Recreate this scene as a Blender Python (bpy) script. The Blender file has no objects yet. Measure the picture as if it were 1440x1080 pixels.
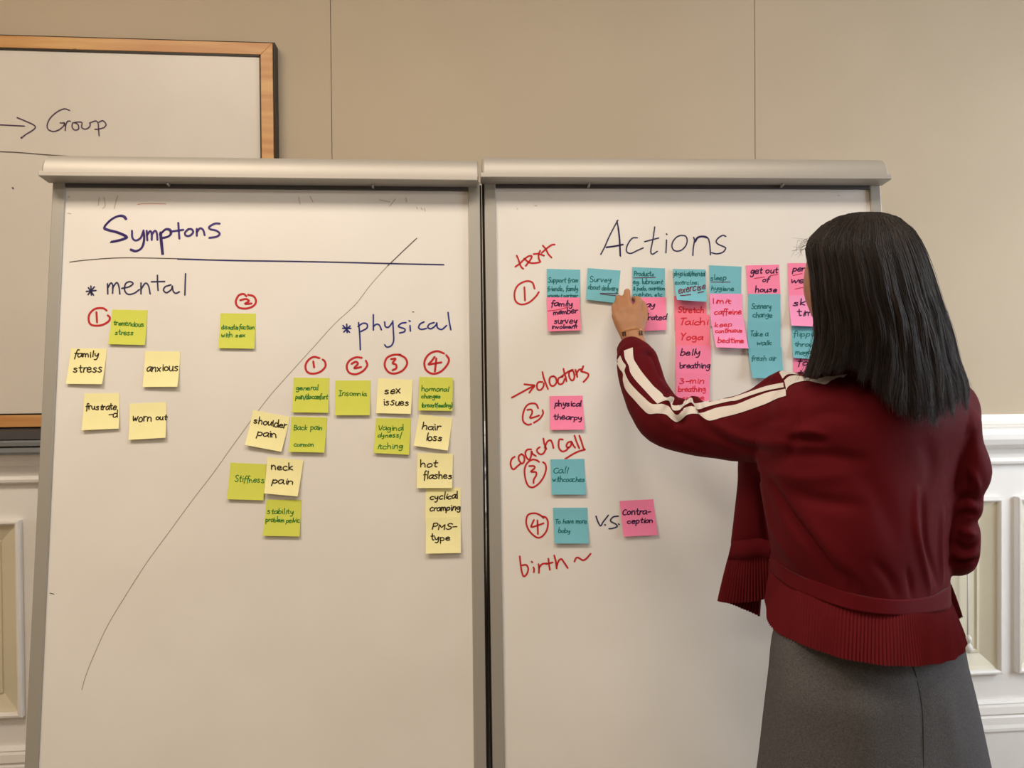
import bpy, bmesh, math, random
from mathutils import Vector, Matrix, noise
from mathutils.bvhtree import BVHTree
random.seed(7)
S = bpy.context.scene
COL = S.collection
# ------------------------------------------------------------------ camera
H = 1.38                       # eye height
PSI, PIT, ROL, F = 0.0854746, 0.0124298, -0.0079119, 1060.0
Fv = Vector((math.sin(PSI)*math.cos(PIT), math.cos(PSI)*math.cos(PIT), -math.sin(PIT)))
R0 = Vector((math.cos(PSI), -math.sin(PSI), 0)); U0 = R0.cross(Fv)
Rv = R0*math.cos(ROL)+U0*math.sin(ROL); Uv = -R0*math.sin(ROL)+U0*math.cos(ROL)
EYE = Vector((0, 0, H))
cam = bpy.data.cameras.new('camera'); cam.sensor_width = 36; cam.lens = 36*F/1440; cam.clip_start = .05
camo = bpy.data.objects.new('camera', cam); COL.objects.link(camo)
m = Matrix((Rv, Uv, -Fv)).transposed().to_4x4(); m.translation = EYE
camo.matrix_world = m
S.camera = camo
# ------------------------------------------------------------------ world, lights, exposure
S.view_settings.view_transform = 'Standard'; S.view_settings.look = 'None'
S.view_settings.gamma = 1; S.view_settings.use_curve_mapping = False
S.view_settings.exposure = 0.02
W = bpy.data.worlds.new('world'); S.world = W; W.use_nodes = True
W.node_tree.nodes['Background'].inputs[0].default_value = (.75, .85, 1, 1)
W.node_tree.nodes['Background'].inputs[1].default_value = .6
def area(name, loc, target, sx, sy, power, color):
    l = bpy.data.lights.new(name, 'AREA'); l.shape = 'RECTANGLE'; l.size = sx; l.size_y = sy
    l.energy = power; l.color = color
    o = bpy.data.objects.new(name, l); COL.objects.link(o); o.location = loc
    o.rotation_euler = (Vector(target)-Vector(loc)).to_track_quat('-Z', 'Y').to_euler()
    return o
WARM = (1.0, .86, .70); COOL = (.86, .93, 1.0)
area('ceiling_lamp_light', (-1.25, .45, 3.28), (-1.25, .45, 0), 1.2, .6, 46, (1, .84, .66))
area('ceiling_lamp_light', (0.45, .40, 3.28), (0.45, .40, 0), 1.2, .6, 28, WARM)
area('ceiling_lamp_light', (-1.3, -1.5, 3.28), (-1.3, -1.5, 0), 1.2, .6, 24, WARM)
area('ceiling_lamp_light', (1.4, -1.6, 3.28), (1.4, -1.6, 0), 1.2, .6, 5, WARM)
area('window_daylight', (3.5, .9, 1.75), (1.2, 1.9, 1.1), 1.5, 1.5, 56, COOL).data.spread = math.radians(150)

# ------------------------------------------------------------------ helpers
def px(x, y):                  # ray through a pixel of the 1440x1080 photograph
    return Fv + Rv*((x-720)/F) - Uv*((y-540)/F)
def at_y(x, y, Y):             # point where that ray meets the vertical plane Y
    d = px(x, y); return EYE + d*(Y/d.y)
def at_z(x, y, z):             # point of that ray at depth z along the view axis
    return EYE + px(x, y)*z
def lin(c):
    return tuple((v/255/12.92 if v/255 <= .04045 else ((v/255+.055)/1.055)**2.4) for v in c)
BREF = lin((224, 210, 188))
def alb(r, g, b, k=.80):       # albedo of a thing seen with colour rgb where the white boards are seen as BREF
    c = lin((r, g, b)); return tuple(min(.95, c[i]/BREF[i]*k) for i in range(3))
def mat(name, c, rough=.6, metal=0, spec=.5, tint=None, nscale=0, namt=0, bump=0, bscale=50, coat=0, aniso=0, sheen=0, noise_col=None, stretch=None):
    M = bpy.data.materials.new(name); M.use_nodes = True
    nt = M.node_tree; b = nt.nodes['Principled BSDF']
    b.inputs['Base Color'].default_value = (*c, 1); b.inputs['Roughness'].default_value = rough
    b.inputs['Metallic'].default_value = metal; b.inputs['Specular IOR Level'].default_value = spec
    b.inputs['Coat Weight'].default_value = coat; b.inputs['Sheen Weight'].default_value = sheen
    if tint: b.inputs['Specular Tint'].default_value = (*tint, 1)
    if sheen: b.inputs['Sheen Roughness'].default_value = .4
    tc = None
    def coord():
        nonlocal tc
        if tc is None:
            t = nt.nodes.new('ShaderNodeTexCoord'); mp = nt.nodes.new('ShaderNodeMapping')
            if stretch: mp.inputs['Scale'].default_value = stretch
            nt.links.new(t.outputs['Object'], mp.inputs['Vector']); tc = mp.outputs['Vector']
        return tc
    if namt:
        n = nt.nodes.new('ShaderNodeTexNoise'); n.inputs['Scale'].default_value = nscale; n.inputs['Detail'].default_value = 5
        nt.links.new(coord(), n.inputs['Vector'])
        mx = nt.nodes.new('ShaderNodeMix'); mx.data_type = 'RGBA'
        nc = noise_col or tuple(v*(1-namt) for v in c)
        mx.inputs['A'].default_value = (*c, 1); mx.inputs['B'].default_value = (*nc, 1)
        rp = nt.nodes.new('ShaderNodeMapRange'); rp.inputs['From Min'].default_value = .35; rp.inputs['From Max'].default_value = .65
        nt.links.new(n.outputs['Fac'], rp.inputs['Value']); nt.links.new(rp.outputs['Result'], mx.inputs['Factor'])
        nt.links.new(mx.outputs['Result'], b.inputs['Base Color'])
    if bump:
        n = nt.nodes.new('ShaderNodeTexNoise'); n.inputs['Scale'].default_value = bscale; n.inputs['Detail'].default_value = 4
        nt.links.new(coord(), n.inputs['Vector'])
        bp_ = nt.nodes.new('ShaderNodeBump'); bp_.inputs['Strength'].default_value = bump; bp_.inputs['Distance'].default_value = .002
        nt.links.new(n.outputs['Fac'], bp_.inputs['Height']); nt.links.new(bp_.outputs['Normal'], b.inputs['Normal'])
    return M
def tag(o, label=None, cat=None, group=None, kind=None):
    if label: o['label'] = label
    if cat: o['category'] = cat
    if group: o['group'] = group
    if kind: o['kind'] = kind
    return o
def empty(name, loc, label=None, cat=None, group=None, kind=None):
    o = bpy.data.objects.new(name, None); o.empty_display_size = .05; o.location = loc; COL.objects.link(o)
    return tag(o, label, cat, group, kind)
def org(p):                    # world position of a parent chain (only translations are used)
    v = Vector((0, 0, 0))
    while p: v += p.location; p = p.parent
    return v
def mesh(name, V, Fs, mt, parent=None, smooth=False, loc=None, label=None, mats=None):
    o0 = org(parent); base = o0 + (Vector(loc)-o0 if loc is not None else Vector((0, 0, 0)))
    me = bpy.data.meshes.new(name)
    me.from_pydata([tuple(Vector(v)-base) for v in V], [], Fs)
    for x in (mats or [mt]): me.materials.append(x)
    if smooth:
        for p in me.polygons: p.use_smooth = True
    me.update()
    o = bpy.data.objects.new(name, me); COL.objects.link(o)
    o.location = base-o0
    if parent: o.parent = parent
    if label: o['label'] = label
    return o
def hexa(P, V, Fs):            # 8 corner points: bottom ring, top ring
    n = len(V); V += P
    for f in ((0, 3, 2, 1), (4, 5, 6, 7), (0, 1, 5, 4), (1, 2, 6, 5), (2, 3, 7, 6), (3, 0, 4, 7)):
        Fs.append([n+i for i in f])
def box(V, Fs, x0, x1, y0, y1, z0, z1, f=lambda a, b, c: Vector((a, b, c))):
    hexa([f(x0, y0, z0), f(x1, y0, z0), f(x1, y1, z0), f(x0, y1, z0), f(x0, y0, z1), f(x1, y0, z1), f(x1, y1, z1), f(x0, y1, z1)], V, Fs)
def bevel(o, w=.002, seg=2):
    b = o.modifiers.new('bevel', 'BEVEL'); b.width = w; b.segments = seg; b.limit_method = 'ANGLE'; b.angle_limit = .7
    return o
def bx(name, x0, x1, y0, y1, z0, z1, mt, parent=None, bev=0, f=None, **k):
    V, Fs = [], []; box(V, Fs, x0, x1, y0, y1, z0, z1, f or (lambda a, b, c: Vector((a, b, c))))
    o = mesh(name, V, Fs, mt, parent, **k)
    if bev: bevel(o, bev)
    return o
def extr(name, prof, ends, mt, parent=None, smooth=False, f=None, **k):   # closed profile (a,b) swept between the u values in ends
    V, Fs = [], []; n = len(prof)
    for u in ends:
        for a, b in prof: V.append(f(u, a, b))
    for k_ in range(len(ends)-1):
        for i in range(n):
            j = (i+1) % n; Fs.append([k_*n+i, k_*n+j, (k_+1)*n+j, (k_+1)*n+i])
    Fs.append(list(range(n))[::-1]); Fs.append([(len(ends)-1)*n+i for i in range(n)])
    return mesh(name, V, Fs, mt, parent, smooth, **k)
def smooth_line(pts, sub=4):   # Catmull-Rom through 2-D points
    if len(pts) < 3: return [Vector(p) for p in pts]
    P = [Vector(p) for p in pts]; P = [P[0]*2-P[1]]+P+[P[-1]*2-P[-2]]
    out = []
    for i in range(1, len(P)-2):
        for k in range(sub):
            t = k/sub
            out.append(.5*((2*P[i])+(P[i+1]-P[i-1])*t+(2*P[i-1]-5*P[i]+4*P[i+1]-P[i+2])*t*t+(3*P[i]-P[i-1]-3*P[i+1]+P[i+2])*t**3))
    out.append(P[-2]); return out
def ribbon(V, Fs, pts, w, put):      # flat ink line of width w (2-D units) with round ends, laid down by put(x, y)
    P = [p for i, p in enumerate(pts) if i == 0 or (p-pts[i-1]).length > 1e-6]
    if len(P) == 1: P = [P[0], P[0]+Vector((w*.3, w*.1))]
    n = len(P); L, Rr = [], []
    for i in range(n):
        a = P[max(0, i-1)]; b = P[min(n-1, i+1)]; d = (b-a)
        if d.length < 1e-9: d = Vector((1, 0))
        d.normalize(); nn = Vector((-d.y, d.x))*w/2
        L.append(P[i]+nn); Rr.append(P[i]-nn)
    d0 = (P[0]-P[1]).normalized()*w/2; d1 = (P[-1]-P[-2]).normalized()*w/2
    s = len(V)
    loop = [P[0]+d0*.9+(L[0]-P[0])*.45]+L+[P[-1]+d1*.9+(L[-1]-P[-1])*.45, P[-1]+d1*.9+(Rr[-1]-P[-1])*.45]+Rr[::-1]+[P[0]+d0*.9+(Rr[0]-P[0])*.45]
    m_ = len(loop); V += [put(q.x, q.y) for q in loop]
    for i in range(m_//2-1):
        Fs.append([s+i, s+m_-1-i, s+m_-2-i, s+i+1])
# ------------------------------------------------------------------ materials
M = {}
M['wall'] = mat('painted_wall', alb(187, 161, 125), .85, nscale=3, namt=.04, bump=.15, bscale=300)
M['cream'] = mat('cream_paint', (.88, .86, .835), .45, nscale=4, namt=.05, bump=.1, bscale=60)
M['khaki'] = mat('khaki_paint', alb(220, 200, 160), .5, nscale=5, namt=.06, bump=.1, bscale=60)
M['gapdark'] = mat('dark_joint', (.26, .20, .15), .9)
M['ceiling'] = mat('ceiling_plaster', (.75, .72, .66), .9, bump=.2)
M['floor'] = mat('carpet', (.32, .28, .235), .95, nscale=90, namt=.3, bump=.6, bscale=400)
M['white'] = mat('whiteboard_enamel', (.80, .79, .77), .3, spec=.45, nscale=3.5, namt=.045, noise_col=(.76, .745, .72))
M['white_old'] = mat('old_whiteboard_enamel', (.70, .66, .60), .35, spec=.4, nscale=4, namt=.06)
M['alu'] = mat('brushed_aluminium', (.44, .42, .39), .55, metal=.5, bump=.06, bscale=120, stretch=(1, 30, 30))
M['alu_side'] = mat('grey_anodised_frame', (.39, .38, .35), .5, metal=.35, bump=.05, bscale=100)
M['alu_dark_and_shade'] = mat('dark_grey_metal_and_shade', (.10, .10, .11), .45, metal=.6)  # metal of the rear struts; elsewhere a dark colour painted in for shade
M['black'] = mat('black_rubber', (.012, .012, .014), .6)
M['wood'] = mat('orange_beech_wood', alb(206, 150, 84), .4, nscale=3, namt=.35, noise_col=alb(186, 122, 62), stretch=(1, 8, 14), bump=.08, bscale=80)
M['rod'] = mat('white_enamelled_rod', (.8, .8, .78), .3)
def ink(n, c): M[n] = mat('ink_'+n, lin(c), .45, spec=.3)
ink('purple', (62, 44, 120)); ink('blueblack', (52, 52, 92)); ink('blue', (44, 50, 130)); ink('red', (190, 40, 44)); ink('grey', (92, 84, 76))
ink('pencil', (146, 135, 120)); ink('faint', (188, 176, 156)); ink('green', (28, 118, 44)); ink('black', (46, 36, 26)); ink('teal', (30, 108, 112)); ink('redpink', (218, 34, 52)); ink('navy', (62, 24, 66)); ink('maroon', (96, 40, 66)); ink('faintred', (214, 140, 122))
ink('mauve', (82, 60, 88))
def paper(n, c, k=.82):
    M['p_'+n] = mat('paper_'+n, alb(*c, k), .7, spec=.25, nscale=30, namt=.03)
paper('lime', (204, 198, 74)); paper('yellow', (238, 219, 148)); paper('teal', (112, 168, 164)); paper('pink', (248, 124, 144)); paper('salmon', (250, 116, 124)); paper('rose', (246, 142, 168))

# ------------------------------------------------------------------ room shell
YW = 2.45; XL, XR, YB, ZC = -2.75, 3.62, -3.6, 3.3
def st(o, name=None): o['kind'] = 'structure'; return o
st(bx('floor', XL-.1, XR+.1, YB-.1, YW+.15, -.1, 0, M['floor']))
st(bx('ceiling', XL-.1, XR+.1, YB-.1, YW+.15, ZC, ZC+.1, M['ceiling']))
st(bx('wall_left', XL-.1, XL, YB, YW+.03, 0, ZC, M['wall']))
st(bx('wall_front', XL, XR, YB-.1, YB, 0, ZC, M['wall']))
V, Fs = [], []      # right wall with a window opening
wy0, wy1, wz0, wz1 = .1, 1.7, .95, 2.55
for a in ((YB, wy0, 0, ZC), (wy1, YW+.03, 0, ZC), (wy0, wy1, 0, wz0), (wy0, wy1, wz1, ZC)):
    box(V, Fs, XR, XR+.1, a[0], a[1], a[2], a[3])
st(mesh('wall_right', V, Fs, M['wall']))
w1 = st(empty('window_1', (XR+.05, .9, wz0)))
V, Fs = [], []
for a in ((wy0, wy0+.05, wz0, wz1), (wy1-.05, wy1, wz0, wz1), (wy0, wy1, wz0, wz0+.05), (wy0, wy1, wz1-.05, wz1), (.87, .93, wz0, wz1)):
    box(V, Fs, XR+.02, XR+.08, a[0], a[1], a[2], a[3])
mesh('window_frame', V, Fs, M['cream'], w1)
M['glass'] = mat('window_glass', (.9, .95, 1), .02); M['glass'].node_tree.nodes['Principled BSDF'].inputs['Transmission Weight'].default_value = 1
for a, b in ((wy0+.05, .87), (.93, wy1-.05)): bx('window_pane', XR+.048, XR+.052, a, b, wz0+.05, wz1-.05, M['glass'], w1)
wb = st(bx('wall_back', XL, XR, YW+.012, YW+.15, 0, ZC, M['gapdark']))
RB = H-.322                     # underside of the chair rail
jx = [-.360+1.392*k for k in range(-1, 3)]
edges = [XL]+jx+[XR]
for a, b in zip(edges, edges[1:]):
    o = bx('wall_panel', a+.0008, b-.0008, YW, YW+.0125, RB+.02, ZC, M['wall'], wb, bev=.0012)
# wainscot: stiles and rails in cream, raised bead moulding, khaki bevelled field
PT, PB = H-.435, H-1.045
pr = [1.898-.803*k for k in range(-2, 6)]
PWD = .748
V, Fs = [], []
zt, zb = RB+.03, .1
xs = sorted([XL]+[p for p in pr if XL < p < XR]+[p-PWD for p in pr if XL < p-PWD < XR]+[XR])
box(V, Fs, XL, XR, YW, YW+.0125, PT, zt); box(V, Fs, XL, XR, YW, YW+.0125, zb, PB)
for p in pr:
    a, b = max(p, XL), min(p+.803-PWD, XR)
    if b > a: box(V, Fs, a, b, YW, YW+.0125, PB, PT)
box(V, Fs, XL, pr[-1]-PWD, YW, YW+.0125, PB, PT)
mesh('wainscot_frame', V, Fs, M['cream'], wb)
def rect_sweep(V, Fs, x0, x1, z0, z1, prof):   # prof: (inset, y) points swept round a rectangle with mitres
    s = len(V); n = len(prof)
    for (cx, cz, sx, sz) in ((x0, z0, 1, 1), (x1, z0, -1, 1), (x1, z1, -1, -1), (x0, z1, 1, -1)):
        for d, y in prof: V.append(Vector((cx+sx*d, y, cz+sz*d)))
    for c in range(4):
        for i in range(n-1):
            a = s+c*n+i; b = s+((c+1) % 4)*n+i; Fs.append([a, b, b+1, a+1])
for p in pr:
    x0, x1 = p-PWD, p
    if x1 > XR-.02: x1 = XR-.02
    if x0 < XL+.02 or x1-x0 < .2: continue
    wp = empty('wainscot_panel', ((x0+x1)/2, YW, PB)); wp.parent = wb; wp.location = Vector(((x0+x1)/2, YW, PB))-org(wb)
    V, Fs = [], []
    rect_sweep(V, Fs, x0, x1, PB, PT, [(0, YW+.001), (0, YW-.018), (.003, YW-.023), (.009, YW-.024), (.014, YW-.020), (.016, YW-.012)])
    o = mesh('bead_moulding', V, Fs, M['cream'], wp)
    V, Fs = [], []
    rect_sweep(V, Fs, x0+.016, x1-.016, PB+.016, PT-.016, [(0, YW-.012), (.012, YW-.006), (.052, YW+.010), (.054, YW+.004), (.062, YW+.004), (.066, YW+.010)])
    n = len(V); q = .066+.016
    V += [Vector((x0+q, YW+.010, PB+q)), Vector((x1-q, YW+.010, PB+q)), Vector((x1-q, YW+.010, PT-q)), Vector((x0+q, YW+.010, PT-q))]
    Fs.append([n, n+1, n+2, n+3])
    mesh('panel_field', V, Fs, M['khaki'], wp)
fx = lambda u, a, b: Vector((u, YW-b, H+a))
extr('trim_1', [(-.150, -.0), (-.150, .010), (-.172, .012), (-.182, .020), (-.184, .046), (-.190, .052), (-.196, .050), (-.199, .056), (-.215, .062), (-.232, .062), (-.250, .054), (-.262, .040), (-.268, .026), (-.285, .016), (-.300, .013), (-.303, .020), (-.310, .023), (-.318, .021), (-.322, .016), (-.324, 0)],
     [XL, XR], M['cream'], f=fx)['kind'] = 'structure'
extr('baseboard_back', [(-1.139, 0), (-1.139, .012), (-1.146, .020), (-1.152, .016), (-1.156, .026), (-1.178, .030), (-1.186, .022), (-1.192, .028), (-1.215, .030), (-1.226, .034), (-1.236, .034), (-1.240, .026), (-1.38, .024), (-1.38, 0)],
     [XL, XR], M['cream'], f=fx)['kind'] = 'structure'
# little rod with a ball finial against the right wainscot panel
rt = at_y(1360.5, 800, YW-.012); rb_ = at_y(1361, 890, YW-.012)
def cyl(V, Fs, a, b, r0, r1, n=12, caps=True):
    a, b = Vector(a), Vector(b); d = (b-a).normalized(); t = d.orthogonal().normalized(); s = d.cross(t); k = len(V)
    for c, r in ((a, r0), (b, r1)):
        for i in range(n):
            an = 2*math.pi*i/n; V.append(c+(t*math.cos(an)+s*math.sin(an))*r)
    for i in range(n): Fs.append([k+i, k+(i+1) % n, k+n+(i+1) % n, k+n+i])
    if caps: Fs.append([k+i for i in range(n)][::-1]); Fs.append([k+n+i for i in range(n)])
def lathe(V, Fs, base, prof, n=14):           # prof (r, z) around a vertical axis
    k = len(V); base = Vector(base)
    for r, z in prof:
        for i in range(n):
            an = 2*math.pi*i/n; V.append(base+Vector((r*math.cos(an), r*math.sin(an), z)))
    for j in range(len(prof)-1):
        for i in range(n): Fs.append([k+j*n+i, k+j*n+(i+1) % n, k+(j+1)*n+(i+1) % n, k+(j+1)*n+i])
    Fs.append([k+i for i in range(n)][::-1]); Fs.append([k+(len(prof)-1)*n+i for i in range(n)])
rod = empty('window_bolt_rod', rb_, 'thin white vertical rod with a ball finial on the right wall panel', 'bolt rod')
V, Fs = [], []; cyl(V, Fs, (rb_.x, rb_.y, PB+.1), (rb_.x, rb_.y, PT-.15), .0028, .0028, 10); mesh('rod', V, Fs, M['rod'], rod, True)
fb = at_y(1361, 916, YW-.03)
V, Fs = [], []
lathe(V, Fs, (rb_.x, rb_.y-.004, fb.z), [(.002, -.012), (.009, -.008), (.013, 0), (.013, .010), (.009, .018), (.004, .022), (.007, .027), (.010, .032), (.010, .04), (.006, .046), (.004, .05)])
mesh('finial', V, Fs, M['rod'], rod, True)

# ------------------------------------------------------------------ framed whiteboard on the wall
YS = YW-.030                    # writing surface
c_tr = at_y(383, 61, YW-.05); zB = at_y(30, 600.5, YW-.05).z; zT = c_tr.z; xR = c_tr.x; xLft = -2.45
wbd = empty('framed_whiteboard', ((xR+xLft)/2, YW, zB), 'wide whiteboard in an orange wood frame on the wall, reading Group', 'whiteboard')
bx('backing', xLft-.002, xR+.006, YW-.044, YW-.0005, zB-.003, zT+.006, M['black'], wbd, bev=.001)
FW = .036
bx('writing_surface', xLft+FW, xR-FW, YS-.017, YS-.0145, zB+FW, zT-FW, M['white_old'], wbd)
YFs = YW-.052
def rail(name, pts):            # mitred frame member
    V = [Vector((x, YFs, z)) for x, z in pts]+[Vector((x, YW-.0442, z)) for x, z in pts]
    o = mesh('frame_rail', V, [[3, 2, 1, 0], [4, 5, 6, 7], [0, 1, 5, 4], [1, 2, 6, 5], [2, 3, 7, 6], [3, 0, 4, 7]], M['wood'], wbd); bevel(o, .0012)
a0, a1, b0, b1 = xLft, xR, zB, zT
rail('t', [(a0, b1), (a1, b1), (a1-FW, b1-FW), (a0+FW, b1-FW)][::-1]); rail('b', [(a0, b0), (a1, b0), (a1-FW, b0+FW), (a0+FW, b0+FW)])
rail('r', [(a1, b0), (a1, b1), (a1-FW, b1-FW), (a1-FW, b0+FW)][::1]); rail('l', [(a0, b0), (a0, b1), (a0+FW, b1-FW), (a0+FW, b0+FW)][::-1])
V, Fs = [], []
for r_ in ((a0+FW, a1-FW, b1-FW-.006, b1-FW), (a0+FW, a1-FW, b0+FW, b0+FW+.005), (a1-FW-.004, a1-FW, b0+FW, b1-FW), (a0+FW, a0+FW+.004, b0+FW, b1-FW)):
    box(V, Fs, r_[0], r_[1], YFs+.001, YFs+.008, r_[2], r_[3])
mesh('inner_gasket', V, Fs, M['black'], wbd)
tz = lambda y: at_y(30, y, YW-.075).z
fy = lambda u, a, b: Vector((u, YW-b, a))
extr('shade_strip', [(tz(603), .001), (tz(603), .045), (tz(606), .072), (tz(618), .074), (tz(619), .06), (tz(619), .001)], [xLft, xR-.02], M['alu_dark_and_shade'], wbd, f=fy)  # added dark strip standing in for the shade below the whiteboard
extr('shade_strip', [(tz(619.5), .001), (tz(619.5), .074), (tz(622), .079), (tz(627), .079), (tz(628), .062), (tz(629), .062), (tz(630), .076), (tz(636), .079), (tz(639.5), .076), (tz(640), .001)], [xLft, xR-.02], mat('blue_grey_shade', (.20, .215, .23), .5, metal=.3), wbd, f=fy)  # added blue-grey strips, the same shade over the chair rail put into colour
def put_wall(x, y):
    return at_y(x, y, YS-.0182)
def C(ox, oy, s, L): return [[(ox+x/s, oy+y/s) for x, y in st_] for st_ in L]
def write(name, strokes, w, mt, put, parent, sub=5, gap=5):
    bb = [[min(p[0] for p in s_), min(p[1] for p in s_), max(p[0] for p in s_), max(p[1] for p in s_), [s_]] for s_ in strokes]
    go = True
    while go:                   # strokes that stand close together are one piece of writing
        go = False
        for i in range(len(bb)):
            for j in range(i+1, len(bb)):
                a, b = bb[i], bb[j]
                if a[0]-gap < b[2] and b[0]-gap < a[2] and a[1]-gap < b[3] and b[1]-gap < a[3]:
                    bb[i] = [min(a[0], b[0]), min(a[1], b[1]), max(a[2], b[2]), max(a[3], b[3]), a[4]+b[4]]; del bb[j]; go = True; break
            if go: break
    for b in bb:
        V, Fs = [], []
        for s_ in b[4]: ribbon(V, Fs, smooth_line(s_, sub), w, put)
        mesh(name, V, Fs, mt, parent)
gw = C(0, 130, 6.75, [[(-40, 305), (100, 312), (232, 319)], [(162, 238), (250, 275), (315, 305), (335, 330), (310, 358), (250, 395), (203, 430)],
    [(660, 170), (610, 155), (540, 185), (475, 245), (447, 310), (460, 352), (515, 370), (580, 340), (612, 295), (570, 288)], [(608, 285), (622, 320), (618, 360)], [(618, 320), (640, 275), (668, 272)],
    [(725, 285), (690, 290), (685, 330), (710, 357), (745, 345), (740, 305), (710, 285), (775, 283), (775, 330), (810, 348), (850, 325), (855, 290)], [(850, 290), (905, 270), (930, 290), (935, 350), (940, 412)], [(932, 285), (975, 268), (1005, 300), (990, 330), (945, 345), (900, 350)]])
write('handwriting', gw, 1.7, M['mauve'], put_wall, wbd)
write('drawn_line', [[(-40, 212), (20, 214), (78, 218.5), (200, 226)]], 1.3, M['grey'], put_wall, wbd)
write('pen_dots', C(0, 130, 6.75, [[(118, 905), (126, 911)], [(200, 428), (205, 433)]]), 2.2, M['mauve'], put_wall, wbd)
V, Fs = [], []
box(V, Fs, at_y(345/3, 210/3, YW).x, at_y(348/3, 210/3, YW).x, YFs-.0004, YFs, at_y(115, 69.5, YFs).z, at_y(115, 68.5, YFs).z)
box(V, Fs, at_y(352/3, 210/3, YW).x, at_y(355/3, 210/3, YW).x, YFs-.0004, YFs, at_y(118, 69.5, YFs).z, at_y(118, 68.5, YFs).z)
mesh('frame_marks', V, Fs, M['black'], wbd)

# ------------------------------------------------------------------ the two leaning flip-chart whiteboards
BW = .85226
class Board:
    def __init__(s, o, ya, le, ro):
        s.o = Vector(o)+Vector((0, 0, H))
        ex = Vector((math.cos(ya), math.sin(ya), 0)); n0 = Vector((math.sin(ya), -math.cos(ya), 0))
        ev = -(Vector((0, 0, 1))*math.cos(le)-n0*math.sin(le))
        s.ex = ex*math.cos(ro)+ev*math.sin(ro); s.ev = -ex*math.sin(ro)+ev*math.cos(ro); s.n = s.ev.cross(s.ex)
    def P(s, u, v, n=0): return s.o+s.ex*u+s.ev*v+s.n*n
    def hit(s, x, y, n=0):       # pixel -> (u, v) on the plane n above the surface
        d = px(x, y); t = (s.o+s.n*n-EYE).dot(s.n)/d.dot(s.n); q = EYE+d*t-s.o
        return q.dot(s.ex), q.dot(s.ev)
    def on(s, x, y, n=.0004):
        u, v = s.hit(x, y, n); return s.P(u, v, n)
BL = Board((-.80299, 1.68, .40378), -.01449, .11598, .00024)
BR = Board((.11025, 1.67214, .41227), -.0263, .11608, -.00328)
def make_board(B, label, inner_side, hooks):
    vf = B.o.z/(-B.ev.z)                      # v at floor level
    base = B.P(BW/2, vf, 0); base.z = 0
    r = empty('flip_chart_board', base, label, 'whiteboard', 'pair of leaning flip chart whiteboards')
    g = lambda u, v, n: B.P(u, v, n)
    SF, VB = .0255, 1.50
    bx('writing_surface', 0-.003, BW+.003, -.004, VB, -.012, 0, M['white'], r, f=g)
    sd = [0, 0]; sd[inner_side] = .0042
    bx('backing', -SF-sd[0], BW+SF+sd[1], -.02, VB+.02, -.034, -.0125, M['black'], r, f=g)
    for (a, b) in ((-SF, 0), (BW, BW+SF)):
        bx('side_frame', a, b, -.022, VB+.03, -.0122, .005, M['alu_side'], r, bev=.0022, f=g)
    bx('top_frame', 0, BW, -.030, -.0005, -.0122, .0045, M['alu_dark_and_shade'], r, bev=.001, f=g)  # darker than the other frame sides: shade under the clamp lip painted in
    bx('bottom_frame', 0, BW, VB, VB+.026, -.0122, .005, M['alu_side'], r, bev=.001, f=g)
    cl = [(-.019, .006), (-.019, .042)]
    for k in range(13):
        a = math.pi/2*k/12; cl.append((-.021-.047*math.sin(a)**1.0, -.008+.050*math.cos(a)**.8 if k < 12 else -.008))
    cl += [(-.068, -.018), (-.019, -.018)]
    fu = lambda u, a, b: B.P(u, a, b)
    o = extr('clamp_bar', cl, [-.030, -.026, BW+.019 if inner_side else BW+.022, BW+.022 if inner_side else BW+.026], M['alu'], r, f=fu)
    me = o.data                                # pull the end rings in a little so the ends are rounded
    n = len(cl); cen = B.P(0, -.028, .010)
    for ring in (0, 3):
        for i in range(n):
            v = me.vertices[ring*n+i]; w = v.co+org(o)-B.o
            a, b = w.dot(B.ev), w.dot(B.n); da, db = -.024-a, .012-b
            v.co += B.ev*da*.12+B.n*db*.12
    for p in me.polygons: p.use_smooth = len(p.vertices) == 4
    o.modifiers.new('edge', 'EDGE_SPLIT').split_angle = .6
    bx('clamp_lip', -.0335, BW+.020 if inner_side else BW+.030, -.0195, -.0085, .004, .046, M['alu'], r, bev=.0015, f=g)
    for (x, y) in hooks:
        u, v = B.hit(x, y, .012)
        V, Fs = [], []; cyl(V, Fs, B.P(u, v, .0), B.P(u, v, .018), .0028, .0022, 10); cyl(V, Fs, B.P(u, v, .014), B.P(u, v-.006, .018), .002, .002, 8)
        mesh('hook', V, Fs, M['alu'], r, True)
    # legs: two front feet continuing the side frames, two struts behind
    for (a, b) in ((-SF, 0), (BW, BW+SF)):
        V, Fs = [], []
        u = (a+b)/2
        hexa([B.P(a+.002, VB+.03, -.03), B.P(b-.002, VB+.03, -.03), B.P(b-.002, VB+.03, .0), B.P(a+.002, VB+.03, .0)][::-1] +
             [Vector((q.x, q.y, .0)) for q in (B.P(a+.002, vf, -.03), B.P(b-.002, vf, -.03), B.P(b-.002, vf, .0), B.P(a+.002, vf, .0))][::-1], V, Fs)
        mesh('leg', V, Fs, M['alu_side'], r)
        V, Fs = [], []; t = B.P(u, .55, -.035); cyl(V, Fs, t, Vector((t.x, t.y+.50, .01)), .011, .011, 12); mesh('rear_strut', V, Fs, M['alu_dark_and_shade'], r, True)
    return r
rL = make_board(BL, 'left leaning whiteboard headed Symptons, with lime and yellow notes', 1, [(236, 259), (524, 262)])
rR = make_board(BR, 'right leaning whiteboard headed Actions, with pink and teal notes', 0, [(828, 261), (1100, 261)])
pL = lambda x, y: BL.on(x, y); pR = lambda x, y: BR.on(x, y)
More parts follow.
